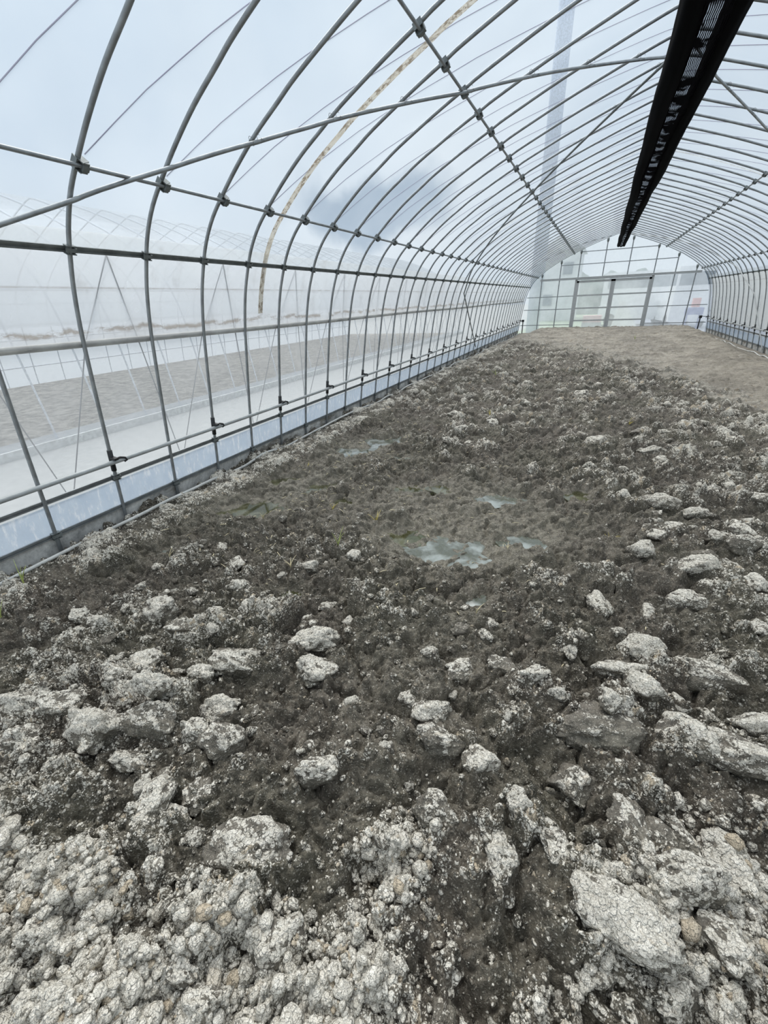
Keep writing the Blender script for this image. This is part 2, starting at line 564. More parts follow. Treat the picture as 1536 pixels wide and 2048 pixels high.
def soil_material(name):
    m, nt, out = new_mat(name)
    p = N(nt, 'ShaderNodeBsdfPrincipled')
    def at(n):
        a = N(nt, 'ShaderNodeAttribute'); a.attribute_name = n
        return a.outputs['Fac']
    dry, rnd, tanm, wet = at('dry'), at('grain'), at('tan'), at('wet')
    fine = noise(nt, 190.0, 5, 0.75)
    mid = noise(nt, 24.0, 5, 0.65)
    big = noise(nt, 1.6, 3, 0.5)
    tcn = N(nt, 'ShaderNodeTexCoord')
    wob = N(nt, 'ShaderNodeTexNoise'); wob.inputs['Scale'].default_value = 60; wob.inputs['Detail'].default_value = 3
    nt.links.new(tcn.outputs['Object'], wob.inputs['Vector'])
    wadd = N(nt, 'ShaderNodeVectorMath', operation='MULTIPLY_ADD')
    wadd.inputs[1].default_value = (.012, .012, .012)
    nt.links.new(wob.outputs['Color'], wadd.inputs[0]); nt.links.new(tcn.outputs['Object'], wadd.inputs[2])
    def granules(scale):
        v = N(nt, 'ShaderNodeTexVoronoi'); v.inputs['Scale'].default_value = scale
        nt.links.new(wadd.outputs[0], v.inputs['Vector'])
        sp_ = N(nt, 'ShaderNodeSeparateColor'); nt.links.new(v.outputs['Color'], sp_.inputs[0])
        body = rng_map(nt, v.outputs['Distance'], .70, .46, 0, 1, True)
        return v.outputs['Distance'], sp_.outputs[0], sp_.outputs[1], body
    d1, r1, q1, b1 = granules(85.0)
    d2_, r2, q2, b2 = granules(210.0)
    def lit(r, b, lo):            # a granule is crusted when its own chance is below the local dryness
        df = math_(nt, 'SUBTRACT', dry, math_(nt, 'MULTIPLY', r, lo))
        return math_(nt, 'MULTIPLY', rng_map(nt, df, -.02, .16, 0, 1, True), b)
    g1, g2 = lit(r1, b1, .85), lit(r2, b2, .95)
    crust = math_(nt, 'MAXIMUM', g1, g2)
    crust = math_(nt, 'MAXIMUM', crust, math_(nt, 'MULTIPLY', rng_map(nt, dry, .5, .95, 0, .92), rng_map(nt, fine, .35, .6, .4, 1)))
    dark = mixc_(nt, rng_map(nt, mid, .32, .68, 0, 1), (0.048, 0.041, 0.032), (0.160, 0.136, 0.106))
    dark = mixc_(nt, rng_map(nt, big, .42, .62, 0, .8), dark, mixc_(nt, rng_map(nt, mid, .35, .65, 0, 1), (0.060, 0.056, 0.040), (0.160, 0.146, 0.106)))
    dark = mixc_(nt, wet, dark, mixc_(nt, rng_map(nt, mid, .35, .65, 0, 1), (0.095, 0.085, 0.064), (0.235, 0.213, 0.163)))
    speck = math_(nt, 'MULTIPLY', rng_map(nt, r2, .80, .90, 0, .55), b2)
    dark = mixc_(nt, speck, dark, (0.46, 0.43, 0.36))
    gtone = math_(nt, 'ADD', math_(nt, 'MULTIPLY', q1, .6), math_(nt, 'MULTIPLY', rnd, .4))
    pale = mixc_(nt, gtone, (0.61, 0.567, 0.48), (0.95, 0.905, 0.805))
    pale = mixc_(nt, rng_map(nt, rnd, .90, .96, 0, .75, True), pale, (0.52, 0.41, 0.27))
    tancol = mixc_(nt, rng_map(nt, big, .35, .65, 0, 1), (0.21, 0.183, 0.145), (0.42, 0.37, 0.30))
    pale = mixc_(nt, rng_map(nt, tanm, 0, 1, 0, .85), pale, tancol)
    crust = math_(nt, 'MAXIMUM', crust, math_(nt, 'MULTIPLY', tanm, rng_map(nt, mid, .3, .6, .45, .9)))
    col = mixc_(nt, crust, dark, pale)
    col = mixc_(nt, 1.0, col, mixc_(nt, rng_map(nt, fine, .3, .7, 0, 1), (0.74, 0.74, 0.74), (1.2, 1.2, 1.2)), 'MULTIPLY')
    nt.links.new(col, p.inputs['Base Color'])
    r = math_(nt, 'SUBTRACT', rng_map(nt, dry, 0, .5, .62, .95), math_(nt, 'MULTIPLY', wet, .30))
    nt.links.new(r, p.inputs['Roughness'])
    p.inputs['Specular IOR Level'].default_value = 0.4
    bm_ = N(nt, 'ShaderNodeBump')
    bm_.inputs['Strength'].default_value = 0.9
    bm_.inputs['Distance'].default_value = 0.010
    hgt = math_(nt, 'ADD', math_(nt, 'MULTIPLY', b1, math_(nt, 'MULTIPLY', rng_map(nt, dry, 0, .4, .25, 1), .55)),
                math_(nt, 'MULTIPLY', b2, rng_map(nt, dry, 0, .4, .12, .28)))
    hgt = math_(nt, 'ADD', hgt, math_(nt, 'MULTIPLY', fine, .35))
    hgt = math_(nt, 'ADD', hgt, math_(nt, 'MULTIPLY', mid, .8))
    nt.links.new(hgt, bm_.inputs['Height'])
    nt.links.new(bm_.outputs[0], p.inputs['Normal'])
    nt.links.new(p.outputs[0], out.inputs[0])
    return m
soil_mat = soil_material('soil')

def grid(xs, ys):
    X, Y = np.meshgrid(xs, ys)
    return X.ravel(), Y.ravel(), len(xs), len(ys)
def grid_faces(nx, ny, off=0):
    i = np.arange(nx - 1); j = np.arange(ny - 1)
    a = (j[:, None] * nx + i[None, :]).ravel() + off
    return np.stack([a, a + 1, a + nx + 1, a + nx], -1)
VV, FF, AA = [], [], {'dry': [], 'grain': [], 'tan': [], 'wet': []}
off = 0
XL, XR = -3.20, 3.80
for (x0, x1, y0, y1, d, lvl) in ((XL, 1.9, -.45, 2.2, .0041, 3), (1.9, XR, -.45, 2.2, .012, 2), (XL, XR, 2.2, 5.0, .0078, 2),
                                 (XL, XR, 5.0, 10.0, .017, 1), (XL, XR, 10.0, Y_END + .0, .03, 1)):
    xs = np.linspace(x0, x1, int(round((x1 - x0) / d)) + 1); ys = np.linspace(y0, y1, int(round((y1 - y0) / d)) + 1)
    X, Y, nx, ny = grid(xs, ys)
    z, dry, rr, tanm, wet, pale = terrain(X, Y, lvl)
    VV.append(np.stack([X, Y, z], -1)); FF.append(grid_faces(nx, ny, off)); off += len(X)
    for k, a in (('dry', dry), ('grain', rr), ('tan', tanm), ('wet', wet)): AA[k].append(a)
floor_o = link('floor', np_mesh('floor', np.concatenate(VV), np.concatenate(FF), soil_mat, True,
                                {k: np.concatenate(a) for k, a in AA.items()}))
tag(floor_o, 'tilled grey-brown soil bed, pale and crumbly in front, wet in the middle, tan at the far end', 'soil', kind='structure')
def ground_z(x, y, lvl=2):
    return float(terrain(np.array([float(x)]), np.array([float(y)]), lvl)[0][0])

# ------------------------------------------------------------------ ground outside
def outside_material():
    m, nt, out = new_mat('outside_ground')
    p = N(nt, 'ShaderNodeBsdfPrincipled')
    t = N(nt, 'ShaderNodeTexCoord'); s = N(nt, 'ShaderNodeSeparateXYZ')
    nt.links.new(t.outputs['Object'], s.inputs[0])
    g = noise(nt, 9.0, 6, 0.7)
    grass = mixc_(nt, rng_map(nt, noise(nt, 1.2, 4, .6), .35, .65, 0, 1), (0.20, 0.26, 0.18), (0.30, 0.35, 0.25))
    mat_ = mixc_(nt, rng_map(nt, g, .3, .7, 0, 1), (0.30, 0.31, 0.31), (0.38, 0.39, 0.385))
    tarmac = mixc_(nt, rng_map(nt, g, .3, .7, 0, 1), (0.16, 0.18, 0.215), (0.24, 0.26, 0.30))
    isy = math_(nt, 'MULTIPLY', math_(nt, 'GREATER_THAN', s.outputs['Y'], Y_END + .2), math_(nt, 'GREATER_THAN', s.outputs['X'], -3.7))
    isx = math_(nt, 'GREATER_THAN', s.outputs['X'], 1.4)
    farc = mixc_(nt, isx, grass, tarmac)
    c = mixc_(nt, isy, mat_, farc)
    nt.links.new(c, p.inputs['Base Color'])
    p.inputs['Roughness'].default_value = .9
    nt.links.new(p.outputs[0], out.inputs[0])
    return m
mb = MB()
mb.poly([(-60, -20, -.13), (60, -20, -.13), (60, 120, -.13), (-60, 120, -.13)])
tag(mb.build('outside_ground', outside_material()), 'pale ground outside the tunnel, grass and tarmac beyond the end wall', 'ground', kind='structure')

# ------------------------------------------------------------------ polythene skins
def sweep_film(name, mat, zs_or_pts, y0, y1, dy, off, side=None, wrinkle=0.0, seed=1, nsub=1):
    """a sheet swept along the tunnel; pts are (x, z) of the section"""
    pts = zs_or_pts
    ys = np.arange(y0, y1 + 1e-6, dy)
    P = np.array(pts)
    X = np.repeat(P[None, :, 0], len(ys), 0); Z = np.repeat(P[None, :, 1], len(ys), 0)
    Yg = np.repeat(ys[:, None], len(P), 1)
    if wrinkle:
        s = np.cumsum(np.r_[0, np.hypot(np.diff(P[:, 0]), np.diff(P[:, 1]))])
        S = np.repeat(s[None, :], len(ys), 0)
        w = wrinkle * fbm(Yg * 2.2, S * 1.4, seed, 3)
        t = np.gradient(P, axis=0); t /= np.linalg.norm(t, axis=1)[:, None]
        X = X + w * t[None, :, 1]; Z = Z - w * t[None, :, 0]
    V = np.stack([X.ravel(), Yg.ravel(), Z.ravel()], -1)
    return link(name, np_mesh(name, V, grid_faces(len(P), len(ys)), mat))

def arc_pts(z0, z1, side, off, n=14):
    return [(section_pt(z, side, off, 0).x, section_pt(z, side, off, 0).z) for z in np.linspace(z0, z1, n)]
ZA, ZB, ZD = .7042 + CAM_H, .347 + CAM_H, 1.473 + CAM_H
ZC, ZP, ZE, ZF = -.168 + CAM_H, -.957 + CAM_H, -1.082 + CAM_H, -1.328 + CAM_H

def full_arc(zlow, off):
    L = [p for p in HC if p.y >= zlow]
    pts = []
    def shifted(seq, side):
        r = []
        for i, p in enumerate(seq):
            a, b = seq[max(0, i - 1)], seq[min(len(seq) - 1, i + 1)]
            t = (b - a).normalized()
            r.append((XC + side * (p.x + t.y * off), p.y - t.x * off))
        return r
    l = shifted(L, -1); r = shifted(L, 1)
    l[-1] = (XC, L[-1].y + off); r[-1] = l[-1]
    return l + r[::-1][1:]

roof_film = film('roof_film', .20, var=.06, nscale=1.4, haze=(.76, .81, .85), gloss=.4, translucency=.8)
wall_film = film('wall_film', .34, var=.07, nscale=2.0, haze=(.64, .655, .66), gloss=.4, translucency=.8)
ceil = sweep_film('ceiling', roof_film, full_arc(ZB, .016), -2.2, Y_END + .04, .25, 0, wrinkle=.004)
tag(ceil, 'clear polythene sheet stretched over the arched roof', 'roof film', kind='structure')
for side, nm in ((-1, 'wall_left'), (1, 'wall_right')):
    w = sweep_film(nm, wall_film, arc_pts(ZF, ZB, side, .018, 16), -2.2, Y_END + .04, .25, 0, wrinkle=.005, seed=3 + side)
    tag(w, 'thin see-through side wall sheet of the tunnel, %s side' % ('left' if side < 0 else 'right'), 'wall film', kind='structure')

# pale doubled hem of film above the side channel
def hem_dirt(nt):
    f = noise(nt, 5.0, 5, .65)
    return rng_map(nt, f, .50, .75, 0, .6, True), (0.52, 0.48, 0.42)
hem_mat = film('film_hem', .55, var=.1, nscale=4.0, haze=(.76, .775, .77), marks=hem_dirt)
for side, nm, w_ in ((-1, 'trim_1', 'left'), (1, 'trim_2', 'right')):
    o = sweep_film(nm, hem_mat, arc_pts(ZB, ZB + .085, side, .021, 5), -2.2, Y_END, .25, 0, wrinkle=.002, seed=8)
    tag(o, 'milky doubled hem of the roof sheet above the %s side channel' % w_, 'film hem', kind='structure')

# roll-up side curtains
def curtain_dirt(z_line, z_bottom, warm):
    def f(nt):
        t = N(nt, 'ShaderNodeTexCoord'); s = N(nt, 'ShaderNodeSeparateXYZ')
        nt.links.new(t.outputs['Object'], s.inputs[0])
        wob = noise(nt, 2.4, 5, .7, vscale=(1, 1, .3))
        blot = noise(nt, 11.0, 5, .75, vscale=(1, .35, 1))
        zz = math_(nt, 'ADD', s.outputs['Z'], math_(nt, 'MULTIPLY', math_(nt, 'SUBTRACT', wob, .5), .14))
        b1 = rng_map(nt, math_(nt, 'ABSOLUTE', math_(nt, 'SUBTRACT', zz, z_bottom + .085)), .004, .030, 1, 0, True)
        b1 = math_(nt, 'MULTIPLY', b1, rng_map(nt, blot, .40, .52, 0, 1, True))
        b3 = math_(nt, 'MULTIPLY', rng_map(nt, zz, z_bottom + .03, z_bottom + .22, .42, 0, True), rng_map(nt, blot, .35, .7, .15, .8))
        l = rng_map(nt, math_(nt, 'ABSOLUTE', math_(nt, 'SUBTRACT', s.outputs['Z'], z_line)), .003, .008, .8, 0)
        l = math_(nt, 'MULTIPLY', l, rng_map(nt, blot, .35, .55, .35, 1))
        drip = math_(nt, 'MULTIPLY', rng_map(nt, noise(nt, 7.0, 4, .6, vscale=(1, 1, .12)), .56, .72, 0, .4, True),
                     rng_map(nt, blot, .4, .6, .2, 1))
        mk = math_(nt, 'MAXIMUM', math_(nt, 'MAXIMUM', b1, l), math_(nt, 'MAXIMUM', b3, drip))
        return math_(nt, 'MULTIPLY', mk, .9), warm
    return f
curtL = film('rolled_side_curtain', .62, var=.10, nscale=2.6, translucency=.85, haze=(.72, .735, .75), marks=curtain_dirt(.16 + CAM_H, ZC, (.22, .165, .11)), gloss=.3)
curtR = film('lowered_side_curtain', .80, var=.08, nscale=2.0, translucency=.8, haze=(.90, .87, .81), marks=curtain_dirt(.165 + CAM_H, ZE, (.42, .36, .28)), gloss=.25)
tube_mat = simple('film_roll', (0.50, 0.49, 0.46), .5, 0, .3, 6.0)
for side, mat, zb, lab in ((-1, curtL, ZC, 'half-rolled milky side curtain with brown stains on the left wall'),
                           (1, curtR, ZE + .10, 'fully lowered beige stained side curtain on the right wall')):
    root = empty('roll_up_curtain', (XC + side * at_z(ZB), 0, ZB))
    o = sweep_film('curtain_sheet', mat, arc_pts(zb, ZB, side, .034, 14), -2.2, Y_END - .3, .2, 0, wrinkle=.006, seed=15 + side)
    o.parent = root; o.matrix_parent_inverse = Matrix.Translation(-Vector(root.location))
    tb = MB()
    c = section_pt(zb, side, .040, 0)
    pts = [(c.x + .004 * math.sin(y * 1.7), y, c.z + .006 * math.sin(y * .9 + 1)) for y in np.arange(-2.2, Y_END - .2, .4)]
    tb.tube(pts, .021, 12)
    t = tb.build('roll_tube', tube_mat, root); t.matrix_parent_inverse = Matrix.Translation(-Vector(root.location))
    tag(root, lab, 'curtain')

# bluish skirt film between the two bottom channels, skirt board below
def skirt_streaks(nt):
    f = noise(nt, 16.0, 5, .7, vscale=(1, 1.8, .45))
    return rng_map(nt, f, .50, .66, 0, .8, True), (0.92, 0.93, 0.94)  # wrinkle streaks, whiter and more opaque than the bluish film
skirt_mat = film('skirt_film', .62, var=.16, nscale=9.0, vscale=(1, 1, .5), haze=(.50, .59, .70), marks=skirt_streaks, gloss=.8, tint=(.80, .86, .94))
def board_material():
    m, nt, out = new_mat('skirt_board')
    p = N(nt, 'ShaderNodeBsdfPrincipled')
    a = noise(nt, 8.0, 6, .75, vscale=(1, 1, .8)); b = noise(nt, 2.0, 5, .6, vscale=(1, 1, 2.0)); c = noise(nt, 22, 5, .7)
    base = mixc_(nt, rng_map(nt, a, .32, .66, 0, 1), (0.30, 0.30, 0.29), (0.86, 0.85, 0.81))
    base = mixc_(nt, rng_map(nt, b, .56, .64, 0, .8, True), base, (0.17, 0.145, 0.11))
    base = mixc_(nt, rng_map(nt, c, .60, .72, 0, .6, True), base, (0.74, 0.74, 0.70))
    nt.links.new(base, p.inputs['Base Color'])
    p.inputs['Roughness'].default_value = .8
    nt.links.new(p.outputs[0], out.inputs[0])
    return m
board_mat = board_material()
for side, nm in ((-1, 'left'), (1, 'right')):
    o = sweep_film('skirt_film', skirt_mat, arc_pts(ZF, ZE - .035, side, .010, 7), -2.2, Y_END, .05, 0, wrinkle=.007, seed=25 + side)
    tag(o, 'wrinkled bluish film strip between the two bottom channels of the %s wall' % nm, 'film strip')
    o = sweep_film('film_band', hem_mat, arc_pts(ZE - .05, ZE, side, .013, 3), -2.2, Y_END, .25, 0, wrinkle=.003, seed=27)
    tag(o, 'white upper band above the bluish film strip, %s wall' % nm, 'film strip')
    ys = np.arange(-2.2, Y_END, .03)
    zs = np.linspace(-.16, ZF - .004, 9)
    Yg, Zg = np.meshgrid(ys, zs, indexing='ij')
    seam = np.abs(((Yg + .12 * np.sin(Yg * 7)) / .32) % 1 - .5)
    bul = .012 * np.cos(seam * 2 * np.pi) + .010 * fbm(Yg * 3, Zg * 4, 60, 3)
    H = np.interp(Zg, [p.y for p in HC[:30]], [p.x for p in HC[:30]]) + .020 + bul * (1 - (Zg - zs[0]) / (zs[-1] - zs[0])) ** .5
    for thick, rev in ((0.0, False),):
        V = np.stack([(XC + side * H).ravel(), Yg.ravel(), Zg.ravel()], -1)
    V2 = V.copy(); V2[:, 0] += side * .012
    n1_, n2_ = len(zs), len(ys)
    F = grid_faces(n1_, n2_); F2 = F + len(V)
    rim = []
    for j in range(n2_ - 1):
        a = j * n1_ + n1_ - 1; b = a + n1_
        rim.append([a, b, b + len(V), a + len(V)])
    o = link('baseboard_' + nm, np_mesh('baseboard', np.concatenate([V, V2]), np.concatenate([F, F2[:, ::-1], np.array(rim)]), board_mat))
    tag(o, 'stained grey skirt board along the foot of the %s wall' % nm, 'skirt board', kind='structure')

# ------------------------------------------------------------------ hoops and their clamps
def clamp_mesh(name, z, side, kind):
    """clip that ties a long pipe or channel to a hoop; built round (0, 0) of the hoop plane"""
    n = out_normal(z, side); t = Vector((0, 1, 0)).cross(n).normalized(); y = Vector((0, 1, 0))
    p = section_pt(z, side, 0, 0); p = Vector((p.x - XC, 0, p.z))
    b = MB()
    if kind == 'purlin':
        ins = -n
        b.box(p + ins * .022 + y * .022, (.034, .030, .054), (ins, y, t))
        b.box(p + ins * .010 + y * .012 + t * .026, (.046, .050, .005), ((ins + y * .5).normalized(), (y - ins * .5).normalized(), t))
        b.box(p + ins * .010 + y * .012 - t * .026, (.046, .050, .005), ((ins + y * .5).normalized(), (y - ins * .5).normalized(), t))
        b.box(p - y * .018 + ins * .004, (.036, .005, .058), (ins, y, t))
        b.box(p + ins * .040 + y * .022, (.006, .034, .030), (ins, y, t))
    else:
        b.box(p - n * .016, (.006, .062, .022), (n, y, t))
        b.box(p + t * .021 - n * .004, (.030, .056, .005), (n, y, t))
        b.box(p - t * .021 - n * .004, (.030, .056, .005), (n, y, t))
        b.box(p + y * .019, (.034, .005, .046), (n, y, t))
        b.box(p - y * .019, (.034, .005, .046), (n, y, t))
    return b.mesh(name, steel_dark)
hb = MB()
arc = [Vector((-p.x, 0, p.y)) for p in HC] + [Vector((p.x, 0, p.y)) for p in HC[::-1][1:]]
hb.tube(arc, .0125, 12)
hoop_me = hb.mesh('hoop', steel)
CL = {}
for side in (-1, 1):
    for nm, z, kd in (('A', ZA, 'purlin'), ('D', ZD, 'purlin'), ('B', ZB, 'channel'), ('E', ZE, 'channel'), ('F', ZF, 'channel')):
        CL[(nm, side)] = clamp_mesh('purlin_clamp' if kd == 'purlin' else 'channel_clamp', z, side, kd)
for k in HOOPS:
    o = link('hoop', hoop_me, None, (XC, HOOP_Y0 + HOOP_D * k, 0))
    num = k + 2
    extra = ''
    if k == 38: extra = ', the last one, against the end wall'
    elif k == 3: extra = ', just in front of the brown seam tape'
    elif k == 4: extra = ', just behind the brown seam tape'
    tag(o, 'grey steel arch hoop, %s from the camera%s' % (ordinal(num), extra), 'greenhouse hoop', 'arch hoops of the tunnel')
    for side in (-1, 1):
        for nm in ('A', 'D', 'B'):
            link('purlin_clamp' if nm != 'B' else 'channel_clamp', CL[(nm, side)], o)
        if k <= 26:
            nm = 'E' if k % 2 == 0 else 'F'
            link('channel_clamp', CL[(nm, side)], o)

# ------------------------------------------------------------------ pipes and channels along the tunnel
for side, sn in ((-1, 'left'), (1, 'right')):
    for z, lab in ((ZA, 'grey steel purlin pipe along the %s shoulder of the roof' % sn),
                   (ZD, 'grey steel purlin pipe high on the %s half of the roof' % sn)):
        p = section_pt(z, side, -.023, 0)
        b = MB().tube([(p.x, y, p.z) for y in np.arange(-2.0, Y_END - .08, 1.0)] + [(p.x, Y_END - .06, p.z)], .0105, 12)
        o = b.build('purlin_pipe', steel)
        tag(o, lab, 'pipe')
    for z, lab in ((ZB, 'dark flat channel at the top of the %s side wall' % sn),
                   (ZE, 'upper bottom channel below the clipped pipe, %s wall' % sn),
                   (ZF, 'lowest grey channel just above the skirt board, %s wall' % sn)):
        n = out_normal(z, side); t = Vector((0, 1, 0)).cross(n).normalized()
        p = section_pt(z, side, .010, 0)
        b = MB(); ym = (Y_END - 2.2) / 2; L = Y_END + 2.1
        ax = (n, Vector((0, 1, 0)), t)
        b.box((p.x, ym, p.z), (.004, L, .032), ax)
        for s_ in (-1, 1):
            q = Vector((p.x, ym, p.z)) + t * (s_ * .0145) - n * .004
            b.box(q, (.010, L, .004), ax)
            b.box(q - t * (s_ * .004) - n * .004, (.003, L, .008), ax)
        o = b.build('film_channel', steel_dark if z == ZB else steel)
        tag(o, lab, 'channel')
    # clipped pipe low on the wall with black clips
    p = section_pt(ZP, side, -.030, 0)
    pp = [(p.x, y, p.z + .003 * math.sin(y * 1.3)) for y in np.arange(-2.0, Y_END - .1, .5)]
    o = MB().tube(pp, .0165, 12).build('clipped_pipe', clip_pipe_mat)
    tag(o, 'dull grey pipe held by black clips low on the %s wall' % sn, 'pipe')
    cb = MB()
    n = out_normal(ZP, side); t = Vector((0, 1, 0)).cross(n).normalized()
    if t.z < 0: t = -t
    c0 = section_pt(ZP, side, 0, 0) - Vector((p.x, 0, p.z))
    cb.tube([c0 + t * .085, c0 - t * .075], .018, 10)
    cb.box(c0 - n * .035 + t * .030, (.05, .030, .016), (n, Vector((0, 1, 0)), t))
    cb.tube([Vector((0, .0, .022)), Vector((0, .045, .026)) - n * .010, Vector((0, .075, .016)) - n * .018, Vector((0, .085, -.004)) - n * .016,
             Vector((0, .065, -.012)) - n * .012], .0075, 8)
    cme = cb.mesh('pipe_clip', black_plastic)
    for k in range(0, 39, 2):
        link('pipe_clip', cme, o, (p.x, HOOP_Y0 + HOOP_D * k, p.z))

# ------------------------------------------------------------------ diagonal braces and their wire ties
def surf_pt(h, y, off):
    s = 1 if h >= 0 else -1
    z = at_h(abs(h)); e_ = .02
    tz = (at_h(max(0, abs(h) - e_)) - at_h(abs(h) + e_)) / (2 * e_)
    nn = Vector((s * tz, 0, 1)).normalized()
    if abs(h) < .02: nn = Vector((0, 0, 1))
    return Vector((XC + h, y, z)) + nn * off
def brace_pts(path, off=-.036, n=24):
    """path of (y, h) or (y, h, z) corners, following the inside of the hoops"""
    def node(c):
        if len(c) > 2: return Vector((XC + c[1], c[0], c[2]))
        return surf_pt(c[1], c[0], off)
    out = []
    for a, b in zip(path[:-1], path[1:]):
        straight = len(a) > 2 or len(b) > 2
        pa, pb = node(a), node(b)
        for i in range(n):
            f = i / n
            out.append(pa.lerp(pb, f) if straight else surf_pt(a[1] + (b[1] - a[1]) * f, a[0] + (b[0] - a[0]) * f, off))
    out.append(node(path[-1]))
    return out
tie_mat = simple('tie_wire', (0.14, 0.15, 0.15), .5, .6)
BR = [([(.7, -3.43, 1.58), (1.8, -2.97), (2.3, -2.745), (2.8, -2.49), (3.3, -2.18), (4.3, -1.53), (4.9, -1.04), (6.1, -.12)], 'brace pipe rising from the near left wall towards the ridge', .012),
      ([(12.9, -3.42, .24), (10.6, -3.20, 1.60), (10.4, -3.10), (10.0, -2.82), (8.25, -1.56), (6.2, -.12)], 'thin brace pipe falling from the ridge to the middle of the left wall', .013),
      ([(5.9, .05), (6.58, .39), (7.56, 1.08), (8.4, 1.75), (9.9, 2.82), (10.8, 3.12), (12.6, 3.42, .24)], 'brace pipe falling from the ridge to the right wall behind the black net', .011),
      ([(13.8, 3.44, .08), (15.1, 3.24, 1.31), (16.3, 3.08), (17.0, 2.78), (18.2, 1.6), (20.6, .15)], 'pale brace pipe rising from the right wall foot towards the far ridge', .011),
      ([(16.0, -3.12), (16.6, -2.73), (17.1, -2.35), (17.8, -1.85), (18.3, -1.38), (19.5, -.71), (20.4, -.3)], 'far brace pipe on the left half of the roof near the end wall', .010)]
for path, lab, r in BR:
    pts = brace_pts(path)
    o = MB().tube(pts, r, 10).build('brace_pipe', steel_pale if 'pale' in lab else steel_dark if 'thin' in lab else steel)
    tag(o, lab, 'brace')
    if pts[0].y > 15: continue
    for k in HOOPS:
        yk = HOOP_Y0 + HOOP_D * k
        for a, b in zip(pts[:-1], pts[1:]):
            if (a.y - yk) * (b.y - yk) <= 0 and a.y != b.y:
                q = a + (b - a) * ((yk - a.y) / (b.y - a.y))
                h = abs(q.x - XC)
                if h < 2.6 and 2.0 < yk < 10:
                    nn = Vector(((q.x - XC) * .35, 0, 1)).normalized()
                    d = (b - a).normalized()
                    w = MB()
                    for s_ in (-1, 1):
                        c = q + d * (.028 * s_) + nn * .018
                        ring = [c + (nn * math.sin(g) * 1.25 + d.cross(nn) * math.cos(g)) * .022 for g in np.linspace(0, 5.6, 12)]
                        w.tube(ring + [ring[-1] - nn * .02 + d * .01 * s_], .0014, 5)
                    w.build('wire_tie', tie_mat, o)
                break

# ------------------------------------------------------------------ hold-down cords over the roof and zigzag cords outside the side wall
for k in range(-1, 36):
    y0 = HOOP_Y0 + HOOP_D * k + .05
    pts = []
    for h in np.linspace(-2.82, 2.82, 37):
        f = 1 - abs(h) / 2.82
        pts.append(surf_pt(float(h), y0 + 1.42 * f ** .9, .024))
    o = MB().tube(pts, .0026 if k < 6 else .0030, 6).build('hold_down_cord', cord_mat)
    tag(o, 'thin purple hold-down cord over the roof, tied at the %s hoop from the camera' % ordinal(k + 2), 'cord', 'hold-down cords over the roof')
for side, sn in ((-1, 'left'), (1, 'right')):
    for j in range(-1, 10):
        yt = HOOP_Y0 + .25 + j * 1.0
        top = section_pt(ZB - .02, side, .045, yt)
        for q, dyy in enumerate((-.48, .48)):
            bot = section_pt(.30, side, .16, yt + dyy)
            midp = section_pt(ZC, side, .075, yt + dyy * .40)
            o = MB().tube([top, midp, bot], .0042, 6).build('side_cord', cord_grey)
            tag(o, 'grey slanting cord outside the %s wall, %s zigzag from the camera, %s strand' % (sn, ordinal(j + 2), ('near', 'far')[q]), 'cord', 'zigzag cords outside the side walls')

# ------------------------------------------------------------------ seam tapes on the roof film
def tape_material(name, col, op, spots):
    def d(nt):
        a = noise(nt, 24.0, 5, .75); b = noise(nt, 7.0, 4, .6, vscale=(1, 1, 1))
        mk = math_(nt, 'MULTIPLY', rng_map(nt, a, .46, .56, 0, 1, True), rng_map(nt, b, .36, .52, .3, 1, True))
        return math_(nt, 'MULTIPLY', mk, spots), (0.20, 0.15, 0.09)
    return film(name, op, var=.1, nscale=12, haze=col, marks=d, gloss=.1)
tape1 = tape_material('stained_tape', (.50, .45, .35), .80, 1.0)
tape2 = tape_material('faded_tape', (.74, .74, .70), .5, .4)
for (y, w, mt, lab, zl) in ((3.53, .062, tape1, 'brown-stained seam tape across the roof behind the near hoops', ZC + .07),
                        (9.50, .075, tape2, 'faded pale seam tape across the roof halfway down the tunnel', ZB),
                        (16.6, .08, tape2, 'faded pale seam tape across the roof near the end wall', ZB)):
    o = sweep_film('seam_tape', mt, full_arc(zl, .012), y - w / 2, y + w / 2, w / 3, 0)
    tag(o, lab, 'tape')

